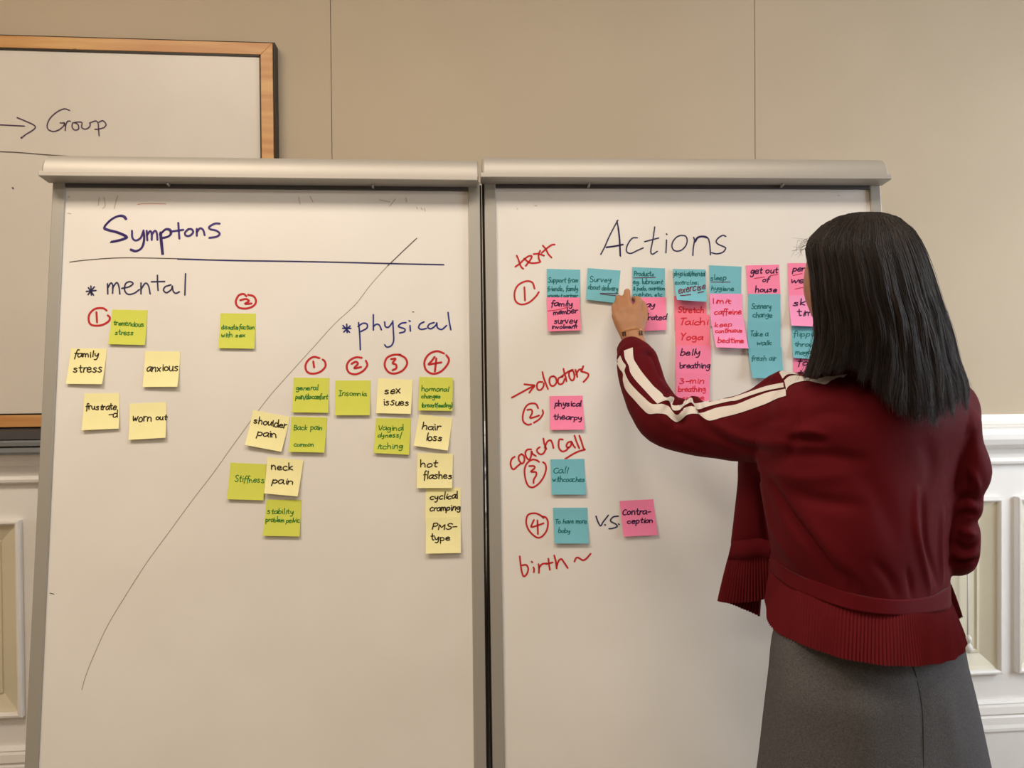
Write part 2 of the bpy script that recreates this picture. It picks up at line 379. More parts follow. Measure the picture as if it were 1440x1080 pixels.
# --- writing straight on the left board
A2 = (80, 260, 4.5)
sy = [[(440, 215), (425, 198), (395, 195), (350, 215), (312, 250), (302, 272), (330, 285), (380, 298), (430, 318), (440, 330), (410, 345), (345, 360)],
 [(475, 290), (478, 335), (500, 352), (530, 335), (545, 300)], [(548, 288), (553, 330), (548, 375), (530, 405), (500, 418), (468, 408)],
 [(568, 290), (572, 350)], [(570, 318), (590, 292), (600, 310), (600, 348)], [(600, 315), (620, 290), (632, 305), (636, 348)],
 [(655, 300), (662, 370), (668, 436)], [(655, 310), (690, 280), (718, 285), (722, 310), (700, 328), (668, 335)], [(768, 240), (772, 300), (775, 340)], [(722, 295), (800, 284)],
 [(832, 280), (812, 300), (815, 320), (840, 322), (862, 300), (852, 280), (832, 280)], [(885, 278), (885, 322)], [(885, 300), (905, 275), (925, 285), (935, 318)],
 [(1030, 245), (1000, 245), (965, 265), (970, 280), (1010, 290), (1030, 310), (1010, 328), (965, 335)]]
write('heading_writing', C(*A2, sy), 3.0, M['purple'], pL, rL)
write('heading_writing', C(*A2, [[(x-7+random.random()*4, y+5) for x, y in s_] for s_ in (sy[0], sy[2], sy[6], sy[7])]+[[(x+6, y+4) for x, y in s_] for s_ in (sy[0][6:], sy[6])]), 1.8, M['purple'], pL, rL)
write('drawn_line', [[(98, 368.5), (118, 366), (160, 362.8), (200, 362.6), (260, 364), (330, 366), (400, 367), (480, 368.5), (560, 370.5), (624, 372)]], 1.3, M['grey'], pL, rL)
write('drawn_line', [[(250, 364.3), (330, 366.4), (400, 367.4), (480, 368.9), (560, 370.9), (624, 372.2)]], 2.0, M['blue'], pL, rL)
me_ = [[(215, 640), (218, 697)], [(186, 674), (247, 668)], [(197, 694), (237, 645)], [(199, 650), (232, 698)],
 [(320, 625), (322, 690)], [(320, 655), (342, 620), (354, 640), (352, 686)], [(352, 652), (378, 618), (392, 642), (398, 690)],
 [(410, 655), (455, 645), (482, 625), (462, 612), (435, 625), (428, 665), (450, 692), (490, 685), (522, 662)], [(532, 620), (532, 690)], [(532, 660), (560, 622), (580, 640), (590, 690)],
 [(636, 572), (637, 620), (640, 668)], [(598, 613), (682, 611)], [(722, 632), (685, 645), (675, 668), (695, 682), (725, 660), (730, 638), (735, 670), (752, 686), (775, 676)], [(814, 562), (812, 620), (810, 697)]]
write('subheading_writing', C(*A2, me_), 2.2, M['blueblack'], pL, rL)
c1 = [[(315, 795), (290, 780), (240, 785), (205, 820), (203, 865), (225, 888), (280, 888), (325, 865), (335, 840), (322, 826)], [(250, 805), (254, 870)],
      [(1200, 705), (1180, 690), (1150, 700), (1132, 740), (1150, 775), (1200, 782), (1245, 765), (1260, 735), (1245, 705), (1210, 695)], [(1160, 730), (1195, 722), (1215, 735), (1190, 752), (1215, 752), (1232, 750)]]
A4 = (380, 420, 4.91)
c2 = [[(340, 410), (300, 402), (262, 425), (243, 465), (255, 505), (295, 518), (345, 505), (380, 470), (378, 435), (362, 420)], [(297, 433), (303, 474)],
 [(632, 408), (590, 405), (545, 430), (528, 470), (545, 510), (590, 522), (640, 500), (670, 460), (660, 428)], [(562, 450), (590, 435), (605, 450), (580, 480), (628, 472)],
 [(900, 387), (850, 388), (805, 410), (790, 460), (815, 505), (860, 517), (915, 495), (945, 450), (932, 410), (890, 386)], [(835, 417), (865, 415), (845, 445), (868, 455), (870, 480), (845, 494)],
 [(1200, 378), (1150, 362), (1095, 385), (1065, 435), (1075, 490), (1120, 518), (1175, 505), (1220, 460), (1234, 420), (1216, 390)], [(1135, 402), (1115, 430), (1093, 454), (1130, 448), (1182, 440)], [(1147, 412), (1142, 460), (1137, 502)]]
write('circled_numbers', C(*A2, c1)+C(*A4, c2), 2.9, M['red'], pL, rL)
ph = [[(502, 185), (548, 232)], [(552, 188), (508, 230)], [(528, 176), (531, 234)], [(500, 205), (557, 205)],
 [(610, 165), (618, 250), (622, 352)], [(606, 192), (640, 170), (668, 175), (667, 203), (625, 227)], [(712, 110), (712, 160), (712, 217)], [(712, 192), (735, 176), (755, 185), (768, 215)],
 [(790, 160), (795, 192), (818, 196), (842, 165)], [(846, 153), (850, 220), (852, 290), (835, 325), (805, 334), (790, 318)], [(937, 165), (905, 170), (885, 190), (905, 200), (930, 210), (925, 228), (893, 237)],
 [(965, 185), (968, 224)], [(958, 152), (966, 156)], [(1062, 160), (1035, 175), (1025, 200), (1045, 212), (1078, 205)], [(1132, 165), (1100, 175), (1088, 198), (1112, 207), (1145, 182), (1150, 165), (1155, 200), (1185, 212), (1218, 185)], [(1228, 95), (1235, 150), (1247, 215)]]
write('subheading_writing', C(*A4, ph), 2.2, M['blue'], pL, rL)
write('drawn_line', [[(586, 335), (568, 352), (545, 374), (520, 402), (500, 428), (470, 456), (441, 488), (412, 520), (380, 556), (351, 594), (322, 634), (300, 665), (270, 704), (240, 745), (205, 793), (175, 840), (150, 882), (130, 926), (120, 952), (115, 970)]], .68, M['pencil'], pL, rL)
write('drawn_line', [[(586, 335), (568, 352), (545, 374)]], 1.3, M['grey'], pL, rL)
write('faint_marks', C(*A2, [[(385, 68), (375, 100), (362, 150)], [(268, 80), (262, 130)], [(300, 78), (305, 130), (290, 150)], [(72, 78), (82, 72)], [(68, 178), (88, 182)]]) +
      [[(420, 277), (422, 287)], [(436, 276), (440, 284)], [(534, 281), (548, 284)], [(548, 290), (556, 280)], [(571, 278), (572, 284)], [(586, 291), (587, 294)], [(592, 292), (594, 295)], [(597, 293), (598, 297)]], 1.0, M['faint'], pL, rL)
write('faint_marks', C(*A2, [[(510, 124), (560, 118), (690, 120)]]), .8, M['faintred'], pL, rL)
write('pen_dots', [[(70, 834), (72, 834.6), (76, 835.4)], [(580, 438.5), (582, 438.8)]], 1.2, M['grey'], pL, rL)
# --- writing straight on the right board
A5 = (700, 300, 5.4); A6 = (920, 305, 12.0)
ac = C(*A5, [[(782, 312), (812, 255), (840, 190), (875, 120), (912, 52)], [(905, 58), (918, 130), (927, 230), (932, 325)], [(825, 257), (890, 248), (950, 235)],
  [(1060, 185), (1020, 190), (985, 240), (978, 288), (1010, 304), (1060, 282), (1105, 262)], [(1192, 103), (1178, 200), (1162, 285), (1175, 310), (1212, 288)], [(1115, 215), (1222, 187)]]) + \
  C(*A6, [[(205, 285), (215, 297)], [(208, 390), (203, 500), (198, 605)], [(450, 310), (380, 340), (320, 410), (298, 490), (325, 555), (385, 578), (460, 560), (530, 490), (556, 400), (530, 325), (450, 310)],
  [(665, 345), (680, 400), (660, 520), (652, 650)], [(672, 430), (730, 345), (820, 325), (900, 350), (935, 450), (950, 640)], [(1208, 330), (1160, 310), (1090, 350), (1045, 410), (1080, 460), (1170, 500), (1205, 530), (1160, 595), (1060, 622), (970, 605)]])
write('heading_writing', ac, 1.9, M['blueblack'], pR, rR)
write('heading_writing', C(*A5, [[(825, 258), (890, 249), (950, 237)], [(915, 110), (925, 200), (930, 320)]])+C(*A6, [[(690, 420), (740, 350), (820, 332), (895, 352)]]), 2.4, M['purple'], pR, rR)
A7 = (710, 330, 18.0); A8 = (710, 500, 10.8); A9 = (710, 600, 10.8); A10 = (710, 700, 9.0)
red = C(*A7, [[(298, 530), (340, 620), (375, 730), (410, 810), (465, 865)], [(265, 812), (370, 735), (500, 615), (600, 545), (680, 545), (650, 630), (580, 720), (528, 790)], [(490, 605), (560, 665), (620, 708), (740, 720), (890, 690), (862, 620), (855, 500), (895, 405)],
   [(728, 490), (850, 485), (990, 530)], [(960, 275), (1040, 370), (1100, 490), (1180, 580)], [(935, 460), (1050, 355), (1180, 262), (1262, 250)]])
red += C(*A5, [[(280, 572), (262, 525), (215, 515), (155, 545), (128, 600), (135, 665), (180, 692), (240, 675), (290, 630), (312, 597)], [(202, 560), (207, 662)]])
red += C(*A8, [[(105, 640), (250, 560), (445, 455)], [(295, 435), (380, 445), (450, 455), (410, 510), (370, 565)], [(570, 400), (510, 405), (485, 455), (500, 515), (545, 520), (585, 470), (590, 420)], [(570, 250), (590, 340), (620, 420), (655, 510)],
   [(740, 310), (690, 330), (675, 390), (700, 455), (750, 455), (785, 400), (770, 335), (735, 312)], [(880, 320), (820, 340), (805, 395), (830, 435), (880, 420), (910, 350)], [(890, 200), (905, 270), (925, 330), (935, 390)], [(850, 325), (960, 245), (1030, 215)],
   [(1010, 225), (975, 260), (980, 330), (1020, 380), (1055, 340), (1045, 250), (1015, 225)], [(1070, 215), (1090, 270), (1100, 325)], [(1080, 290), (1120, 220), (1165, 205)], [(1190, 160), (1175, 210), (1160, 240), (1220, 255), (1270, 285), (1250, 340), (1195, 400)],
   [(505, 800), (480, 745), (430, 725), (350, 745), (295, 820), (270, 930), (285, 1010), (350, 1050), (400, 1040)], [(572, 828), (580, 880), (530, 960), (440, 1020)], [(340, 825), (400, 820), (415, 870), (380, 945), (450, 935), (520, 910)]])
red += C(*A9, [[(150, 455), (105, 490), (85, 560), (105, 630), (140, 645), (190, 600), (240, 560)], [(250, 415), (212, 450), (215, 510), (260, 560), (295, 520), (290, 450), (255, 415)], [(400, 345), (340, 350), (310, 400), (330, 470), (370, 500), (400, 440), (405, 370), (420, 410), (470, 445)],
   [(530, 310), (490, 345), (495, 385), (540, 420), (590, 400), (625, 330)], [(585, 180), (600, 260), (630, 340)], [(605, 320), (640, 235), (690, 205), (720, 250), (738, 325)], [(880, 195), (830, 195), (815, 260), (825, 330), (870, 375), (930, 360), (970, 310)],
   [(1010, 225), (960, 240), (935, 290), (960, 325), (1000, 290), (1015, 235), (1040, 285), (1068, 320)], [(1058, 135), (1085, 220), (1130, 330)], [(1130, 135), (1165, 230), (1195, 330), (1215, 348), (1120, 375), (1020, 425), (915, 492)],
   [(520, 535), (480, 508), (420, 500), (350, 540), (305, 620), (300, 720), (325, 840), (365, 905), (430, 920), (520, 860), (590, 760), (625, 650), (615, 570), (578, 538)], [(370, 598), (440, 598), (450, 630), (395, 685), (470, 690), (475, 740), (440, 800), (435, 858)]])
red += C(*A10, [[(490, 255), (440, 215), (370, 195), (290, 220), (270, 320), (310, 420), (400, 500), (470, 490), (530, 410), (545, 310), (520, 250), (470, 235)], [(368, 280), (345, 330), (335, 370), (400, 355), (490, 322)], [(412, 285), (415, 370), (418, 460)],
   [(188, 740), (200, 850), (215, 940), (240, 995), (280, 960), (295, 895), (270, 850), (215, 855)], [(362, 880), (370, 910), (365, 942)], [(338, 808), (348, 818)], [(425, 840), (432, 890), (430, 950)], [(430, 890), (470, 840), (530, 830)], [(550, 770), (558, 840), (570, 912)], [(525, 838), (605, 818)],
   [(625, 730), (645, 810), (655, 895)], [(655, 870), (680, 800), (715, 775), (750, 820), (795, 888)], [(880, 808), (900, 765), (930, 758), (985, 790), (1030, 770), (1085, 708)]])
write('red_writing', red, 2.5, M['red'], pR, rR)
write('black_writing', C(700, 500, 3.375, [[(466, 762), (476, 790), (488, 808), (500, 790), (525, 758)], [(508, 802), (511, 805)], [(572, 762), (548, 766), (535, 785), (560, 800), (566, 812), (545, 820), (528, 822)], [(573, 799), (576, 802)]]), 2.0, M['blueblack'], pR, rR)
write('pen_dots', [[(727, 293.5), (728, 294)], [(752, 289), (755, 289.5)], [(1179, 274.5), (1180, 275)]], 1.2, M['faint'], pR, rR)

# ------------------------------------------------------------------ stroke alphabet for the small handwriting
G = {
'a': "4,3.6 2.6,4 .6,3 .2,1.2 1.2,0 2.8,.8 3.8,2.6|3.9,3.9 3.8,1 4.6,0", 'b': ".2,7.5 .3,3 .2,0|.3,2.6 2,4 3.8,2.8 3.4,.6 1.6,-.1 .2,.6", 'c': "3.6,3.4 2.2,4 .4,2.8 .4,.9 2,0 3.8,.6",
'd': "3.6,3.4 1.8,4 .3,2.6 .6,.4 2.2,0 3.6,1.8|3.9,7.5 3.8,3 4.1,0", 'e': ".4,2 3.4,2.4 3,3.8 1.6,4 .3,2.4 .6,.5 2.2,0 3.8,.8", 'f': "3.4,7 2.2,7.4 1.5,6 1.4,2 1.2,-1.6|.2,3.8 3,4", 
'g': "3.6,3.6 1.8,4 .4,2.6 1,.9 2.8,1.4 3.7,3.8|3.8,3.8 3.7,0 3.2,-2.4 1.4,-2.8 .6,-2", 'h': ".2,7.5 .3,3.5 .3,0|.4,2.4 2,4 3.3,3 3.6,0", 'i': "1,4 1,1.6 1.3,0|.9,5.8 1.1,5.6", 'j': "1.6,4 1.5,0 1,-2.4 0,-2.2|1.6,5.8 1.7,5.6",
'k': ".3,7.5 .3,0|3.2,4 .6,1.9 3.4,0", 'l': "1,7.5 .9,3 1.1,0", 'm': ".2,4 .3,0|.4,2.6 1.4,4 2.2,3 2.3,0|2.4,2.6 3.6,4 4.6,3 4.8,0", 'n': ".2,4 .3,0|.4,2.4 1.8,4 3.2,3.2 3.5,0", 'o': "2,4 .4,2.8 .6,.6 2,0 3.6,1.2 3.5,3.2 2,4",
'p': ".3,4 .4,0 .3,-3|.4,2.8 2,4 3.6,3 3.2,.9 1.6,.1 .5,.9", 'r': ".3,4 .4,0|.4,2.2 1.6,3.8 3,3.7", 's': "3.2,3.6 1.6,4 .6,3 2.2,2.1 3.2,1 1.8,-.1 .2,.5", 't': "1.6,6.6 1.5,2 1.9,.2 3,.4|.2,4.2 3.2,4.3", 'u': ".3,4 .4,1.2 1.6,0 3,1 3.5,4|3.6,4 3.5,1 4,0",
'v': ".2,4 1.6,0 3.2,4", 'w': ".2,4 1.2,.1 2.4,3 3.4,.1 4.8,4", 'x': ".3,4 3.4,0|3.4,4 .2,0", 'y': ".3,4 .8,1.6 2.2,1.2 3.4,3.8|3.6,4 3.3,0 2.2,-2.6 .6,-2.6", 'z': ".3,4 3.2,4 .3,0 3.4,.1", 'q': "3.6,3.6 1.8,4 .4,2.4 1.4,.4 3.4,2|3.7,3.9 3.7,-3",
'I': ".3,7 3.6,7|2,7 1.9,0|.2,0 3.8,.1", 'T': ".1,7 4.4,7.2|2.2,7 2,0", 'Y': ".2,7 2,3.8|4,7.2 2,3.4 1.4,0", 'B': ".5,7 .4,0|.2,7 3,6.8 3,4.4 .8,3.8 3.6,3.2 3.4,.6 .3,0", 'V': ".2,7 2,0 4.2,7", 'S': "3.8,6.4 2,7.2 .5,5.8 1.4,4 3.4,3 3.8,1.2 2,-.1 .2,.8",
'P': ".5,7 .4,0|.2,6.8 2.8,7.2 3.8,5.6 2.6,3.8 .6,3.6", 'M': ".3,0 .5,7 2.4,3 4.4,7 4.6,0", 'C': "4,6.2 2.4,7.2 .5,5 .4,2 2,0 4,.8", '/': "3,8 .2,-1.6", '(': "1.8,7.4 .4,4.5 .5,1.5 1.6,-.8", ')': ".4,7.4 1.6,4.5 1.4,1.5 .4,-.8", '-': ".3,2.6 3.4,2.8", ',': "1,.5 .6,-1.2", ':': "1,3.4 1.1,3.2|1,.6 1.1,.4", '.': "1,.3 1.1,.1",
'3': ".6,6.4 2.4,7 3.2,5.6 1.6,4 3.4,3 3.2,.8 1.4,-.1 .2,.8", '&': "3.6,0 .6,5 1.6,7 2.6,5.6 .4,2 1.2,0 3.6,2.4", '!': "1,7 1,2|1,.3 1.1,.1", 'A': ".1,0 2.2,7 4.2,0|.9,2.6 3.4,2.8"}
WD = {'i': 2, 'l': 2, 'm': 5.6, 'w': 5.6, 'f': 3.4, 't': 3.6, ' ': 3.2, ',': 2, '.': 2, ':': 2, 'j': 2.4, '(': 2.2, ')': 2.2, '/': 3.4, 'M': 5.6, 'r': 3.5, 'I': 4.4, '-': 4.2, '!': 2}
def text(s_, x, y, w, xh, slope=0, lean=.08):
    adv = [WD.get(c, 4.7) for c in s_]; tot = sum(adv)-.7; k = w/tot; out = []; cx = 0
    for c, a in zip(s_, adv):
        if c in G:
            jy = random.uniform(-.45, .45); js = random.uniform(.85, 1.15); ln = lean+random.uniform(-.12, .16)
            for st_ in G[c].split('|'):
                pts = []
                for q in st_.split():
                    a_, b_ = map(float, q.split(','))
                    X = (cx+a_+b_*ln)*k+random.uniform(-.15, .15)*xh/4; Yv = (b_*js+jy+random.uniform(-.14, .14))*xh/4
                    pts.append((x+X, y-Yv+slope*X))
                out.append(pts)
        cx += a
    return out
NOTES = []
def note(B, colr, corners, label, grp, lay=0, curl=.0035, skew=0, writing=()):
    base = .0006+lay*.0017; curl = curl or .0013
    L0 = lambda s_, t: base+curl*(.4*max(0., (t-.2)/.8)+.6*max(0., (t-.2)/.8)**2.2)*(1+skew*(2*s_-1))
    uv = [Vector(B.hit(x, y, L0(a, b))) for (x, y), (a, b) in zip(corners, ((0, 0), (1, 0), (1, 1), (0, 1)))]
    def S_(a, b): return (uv[0]*(1-a)+uv[1]*a)*(1-b)+(uv[3]*(1-a)+uv[2]*a)*b
    nx, ny, th = 6, 12, .00028
    V, Fs = [], []
    cen = S_(.5, 0); loc = B.P(cen.x, cen.y, base)
    for side in (th, 0):
        for j in range(ny+1):
            for i in range(nx+1):
                a, b = i/nx, j/ny; q = S_(a, b); V.append(B.P(q.x, q.y, L0(a, b)+side))
    n1 = (nx+1)*(ny+1); I = lambda i, j, k=0: k*n1+j*(nx+1)+i
    for j in range(ny):
        for i in range(nx):
            Fs.append([I(i, j), I(i, j+1), I(i+1, j+1), I(i+1, j)]); Fs.append([I(i, j, 1), I(i+1, j, 1), I(i+1, j+1, 1), I(i, j+1, 1)])
    for i in range(nx): Fs.append([I(i, 0), I(i+1, 0), I(i+1, 0, 1), I(i, 0, 1)]); Fs.append([I(i, ny), I(i, ny, 1), I(i+1, ny, 1), I(i+1, ny)])
    for j in range(ny): Fs.append([I(0, j), I(0, j, 1), I(0, j+1, 1), I(0, j+1)]); Fs.append([I(nx, j), I(nx, j+1), I(nx, j+1, 1), I(nx, j, 1)])
    o = mesh('sticky_note', V, Fs, M['p_'+colr], None, True, loc=loc); o.modifiers.new('edge', 'EDGE_SPLIT').split_angle = .8
    tag(o, label, 'sticky note', grp)
    e1 = uv[1]-uv[0]; e2 = uv[3]-uv[0]; det = e1.x*e2.y-e1.y*e2.x
    def put(x, y):
        n = base+curl*.4
        for _ in range(3):
            q = Vector(B.hit(x, y, n)); d = q-uv[0]
            a = (d.x*e2.y-d.y*e2.x)/det; b = (e1.x*d.y-e1.y*d.x)/det; n = L0(a, min(1.05, b))+th+.00025
        return B.P(q.x, q.y, n)
    for (inkn, w, strokes) in writing:
        V, Fs = [], []
        for s_ in strokes: ribbon(V, Fs, smooth_line(s_, 3), w, put)
        mesh('handwriting', V, Fs, M[inkn], o)
    return o
gL1, gL2 = 'lime sticky notes on the left board', 'pale yellow sticky notes on the left board'
gT, gP = 'teal sticky notes on the right board', 'pink sticky notes on the right board'
def T(*a, **k): return text(*a, **k)
q4 = lambda *a: [(a[i], a[i+1]) for i in range(0, 8, 2)]
note(BL, 'lime', q4(158, 435.3, 207.3, 436.3, 203.8, 485.2, 152.3, 484), 'lime note reading tremendous stress, beside the circled 1 at left', gL1, 0, .004, 0, [('green', 1.25, T('tremendous', 159.5, 457, 43, 3.9, .06)+T('stress', 161.5, 470.5, 26, 3.9, .03))])
note(BL, 'yellow', q4(100, 490, 150.3, 490.3, 143.5, 540.2, 92.6, 539.8), 'pale yellow note reading family stress', gL2, 0, .0055, .2, [('black', 1.7, T('family', 103.5, 502, 35, 5.2)+T('stress', 103, 523.5, 41, 6))])
note(BL, 'yellow', q4(204.2, 493.7, 253.5, 494.3, 249.4, 543.8, 200.6, 544.2), 'pale yellow note reading anxious', gL2, 0, .006, .2, [('black', 1.7, T('anxious', 206, 522, 45, 6.2))])
note(BL, 'yellow', q4(118.7, 553.4, 168, 552.8, 167, 602.7, 114.6, 605), 'pale yellow note reading frustrated', gL2, 0, .005, -.1, [('black', 1.7, T('frustrate', 120.5, 576, 43, 4.6)+T('-d', 152, 586.5, 13, 5.2))])
note(BL, 'yellow', q4(182.4, 567.7, 233.8, 565.6, 232.7, 615.5, 180.8, 618.6), 'pale yellow note reading worn out', gL2, 0, .006, .1, [('black', 1.7, T('worn', 186, 592.5, 27, 6.2)+T('out', 219, 590, 15, 4.6))])
note(BL, 'lime', q4(310.4, 440.4, 359.5, 441, 357.8, 490.4, 307, 489.5), 'lime note under the circled 2, reading dissatisfaction with sex', gL1, 0, .004, 0, [('green', 1.25, T('dissatisfaction', 311.5, 463, 46, 3.4)+T('with sex', 311, 474, 34, 3.5))])
note(BL, 'lime', q4(413, 531, 462.9, 531.6, 461.5, 580.5, 410.5, 579.9), 'lime note reading general pain/discomfort', gL1, 0, .004, 0, [('green', 1.25, T('general', 416, 548.5, 31, 3.8)+T('pain/discomfort', 415.5, 561, 45, 3.6))])
note(BL, 'lime', q4(471.6, 535, 520.9, 535, 520, 584, 471, 584), 'lime note reading Insomnia, under the circled 2 of the right half', gL1, 0, .0045, 0, [('green', 1.2, T('Insomnia', 476, 556.5, 39, 3.8))])
note(BL, 'yellow', q4(531.7, 532, 580.6, 534.5, 577.5, 582, 528.7, 581), 'pale yellow note reading sex issues', gL2, 0, .005, .2, [('black', 1.7, T('sex', 540.5, 553.5, 23, 5.8)+T('issues', 539, 570, 36, 5.6))])
note(BL, 'lime', q4(589.8, 530, 637, 531, 636.2, 577.8, 588, 577.2), 'lime note reading hormonal changes (breastfeeding)', gL1, 2, .003, 0, [('green', 1.25, T('hormonal', 592.5, 550, 38, 3.7)+T('changes', 592.5, 560, 27, 3.2)+T('(breastfeeding)', 593, 572.5, 43, 3.2))])
note(BL, 'lime', q4(410, 586, 460, 587, 456, 636.5, 405.9, 635.3), 'lime note reading Back pain common', gL1, 0, .006, 0, [('green', 1.2, T('Back pain', 413, 604.5, 40, 4)+T('common', 413, 628, 28, 3.7))])
note(BL, 'lime', q4(528.7, 588, 578, 588.6, 575, 639.5, 525.6, 637), 'lime note reading Vaginal dyness/itching', gL1, 0, .005, 0, [('green', 1.2, T('Vaginal', 531.5, 605, 36, 4)+T('dyness/', 531, 615, 34, 3.7)+T('itching', 530, 631, 36, 4.4))])
note(BL, 'yellow', q4(589.5, 582.5, 636.4, 588.1, 629.7, 633.6, 581.8, 626.8), 'pale yellow note reading hair loss, tilted', gL2, 0, .006, .1, [('black', 1.7, T('hair', 593, 603.5, 26, 5.4, .05)+T('loss', 598.5, 619, 23, 5.4, .04))])
note(BL, 'yellow', q4(598.7, 686, 648, 686, 647.5, 735, 598, 735), 'pale yellow note reading cyclical cramping', gL2, 0, .0, 0, [('black', 1.7, T('cyclical', 604.5, 702.5, 39, 4.8, -.04)+T('cramping', 604, 718.5, 43, 4.6, -.03))])
note(BL, 'yellow', q4(586.9, 637, 637, 638, 635.8, 686.3, 586, 686.3), 'pale yellow note reading hot flashes', gL2, 1, .004, 0, [('black', 1.7, T('hot', 591, 656.5, 23, 5)+T('flashes', 595, 673, 41, 5.2))])
note(BL, 'yellow', q4(598.7, 727, 648, 727, 648, 777.5, 598.7, 778.6), 'pale yellow note reading PMS-type, lowest of its column', gL2, 1, .006, 0, [('black', 1.7, T('PMS-', 607, 744.5, 35, 4.6)+T('type', 605.5, 760, 27, 5))])
note(BL, 'yellow', q4(356, 576.7, 408, 586.5, 395.7, 635.4, 344.4, 625.6), 'pale yellow note reading shoulder pain, tilted clockwise', gL2, 0, .006, -.2, [('black', 1.7, T('shoulder', 356.5, 594.5, 46, 5.2, .17)+T('pain', 361, 612, 28, 5.2, .16))])
note(BL, 'lime', q4(324, 650.6, 374.7, 652.7, 370.3, 703.6, 319.3, 702), 'lime note reading Stiffness, leftmost of its cluster', gL1, 0, .0045, 0, [('green', 1.2, T('Stiffness', 330, 677.5, 42, 4.6, .03))])
note(BL, 'yellow', q4(375.8, 643, 426.7, 647, 418.5, 698, 371.3, 693.8), 'pale yellow note reading neck pain', gL2, 1, .006, 0, [('black', 1.7, T('neck', 381.5, 660, 31, 5.2, .05)+T('pain', 382, 679.5, 30, 5.4, .05))])
note(BL, 'lime', q4(374.7, 702.6, 423.8, 703, 421.2, 754.5, 369.7, 753.5), 'lime note reading stability problem', gL1, 0, .0045, 0, [('green', 1.2, T('stability', 375.5, 722, 37, 4, .02)+T('problem pelvic', 373.5, 733.5, 48, 3.6, .03))])
# right board
note(BR, 'teal', q4(768.9, 378, 816, 379.3, 816, 427, 769, 426), 'teal note reading Support from friends, family, first of the row', gT, 0, 0, 0, [('teal', 1.2, T('Support from', 770.5, 397, 42, 3.6)+T('friends, family', 769.8, 409, 43, 3.4)+T('present partner', 770, 418, 42, 2.6))])
note(BR, 'pink', q4(768.5, 418, 815.2, 418.5, 817, 464.5, 770.7, 466), 'pink note reading family member survey involvement', gP, 1, .004, 0, [('navy', 1.6, T('family', 774.5, 430.5, 31, 4.4)+T('member', 778, 442.5, 34, 4.2, -.08)+T('survey', 779, 455, 32, 4.6)+T('involment', 775.5, 462, 36, 3)), ('red', 1.0, [[(770.5, 437.3), (785, 435.5), (801, 431.5)]])])
note(BR, 'teal', q4(826.5, 377, 872.6, 380.5, 867.6, 426.5, 824, 421.3), 'teal note reading Survey about delivery, touched by the fingertips', gT, 0, .005, 0, [('teal', 1.2, T('Survey', 829.5, 396, 30, 4.2, .02)+T('about delivery', 827, 406.5, 42, 3.8, .06)), ('mauve', 1.1, [[(844, 412.5), (856, 412.6), (869.5, 412.8)], [(844, 413.2), (855, 414.6), (866, 415.6)]])])
note(BR, 'teal', q4(889, 375.6, 935, 377.4, 935, 423, 889, 421), 'teal note headed Products, above the hand', gT, 0, 0, 0, [('teal', 1.2, T('Products', 891.5, 388, 28, 3.6)+T('eg. lubricant', 890.5, 399, 41, 3.5)+T('& pads, nutrition', 890.5, 408, 44, 3)+T('cushion, etc', 891, 416.5, 40, 3)), ('maroon', 1.1, [[(891, 390.8), (906, 390.5), (922, 390)]])])
note(BR, 'pink', q4(888, 418, 936.5, 418, 937, 464, 890, 466), 'pink note reading stay hydrated, half hidden by the hand', gP, 1, .0045, 0, [('navy', 1.6, T('stay', 894, 432, 27, 4.4)+T('hydrated', 893.5, 449.5, 43, 4.4))])
note(BR, 'salmon', q4(947.8, 416, 993, 417, 995, 466, 949, 465), 'salmon pink note reading Stretch, tucked under a curling teal note', gP, 0, 0, 0, [('redpink', 1.5, T('Stretch', 953.5, 439.5, 36, 4.6))])
note(BR, 'teal', q4(946.2, 378.2, 992.2, 378.9, 993.8, 424.4, 952.2, 421.8), 'teal note reading physical/mental exercise, curling off the board', gT, 2, .012, -.25, [('teal', 1.2, T('physical/mental', 947.5, 388, 44, 3.8)+T('exercise:', 949, 400, 33, 3.6)), ('maroon', 1.4, T('exercise', 954, 412.5, 38, 5.4, -.17)+[[(957, 415.6), (963, 415.2), (971.5, 414)], [(981.5, 411.6), (989.5, 410)]])])
note(BR, 'salmon', q4(949, 442.5, 997.5, 442.5, 999, 490, 950.5, 489.5), 'salmon pink note reading Taichi Yoga', gP, 1, 0, 0, [('redpink', 1.5, T('Taichi', 955, 456.5, 40, 4.8)+T('Yoga', 956.5, 477.5, 31, 4.8, .02))])
note(BR, 'pink', q4(950.7, 485.6, 1000, 486.2, 998.5, 530, 950, 530), 'deep pink note reading belly breathing', gP, 2, 0, 0, [('navy', 1.5, T('belly', 956.5, 499.5, 28, 4.6)+T('breathing', 956, 517.5, 42, 4.6))])
note(BR, 'pink', q4(950.7, 524, 998.2, 524.5, 998, 570, 950.5, 570), 'pink note reading 3-min breathing, just above the bent sleeve', gP, 3, .004, 0, [('redpink', 1.3, T('3-min', 955, 539.5, 35, 4.4)+T('breathing', 954, 550.5, 38, 4)+T('space', 958, 563, 32, 4))])
note(BR, 'teal', q4(997.3, 373, 1042.7, 375, 1042, 420, 998, 418.5), 'teal note reading sleep hygiene', gT, 0, 0, 0, [('teal', 1.2, T('sleep', 999, 394, 22, 4.2)+T('hygiene', 1000, 408.5, 32, 3.6)), ('maroon', 1.1, [[(1000, 396.5), (1012, 396.7), (1027, 396.6)]])])
note(BR, 'rose', q4(997.8, 413, 1043.8, 413.3, 1045, 458, 999.5, 458.5), 'pink note reading limit caffeine in red ink', gP, 1, 0, 0, [('redpink', 1.4, T('limit', 1001.5, 427, 26, 4)+T('caffeine', 1004.5, 442, 38, 4.2))])
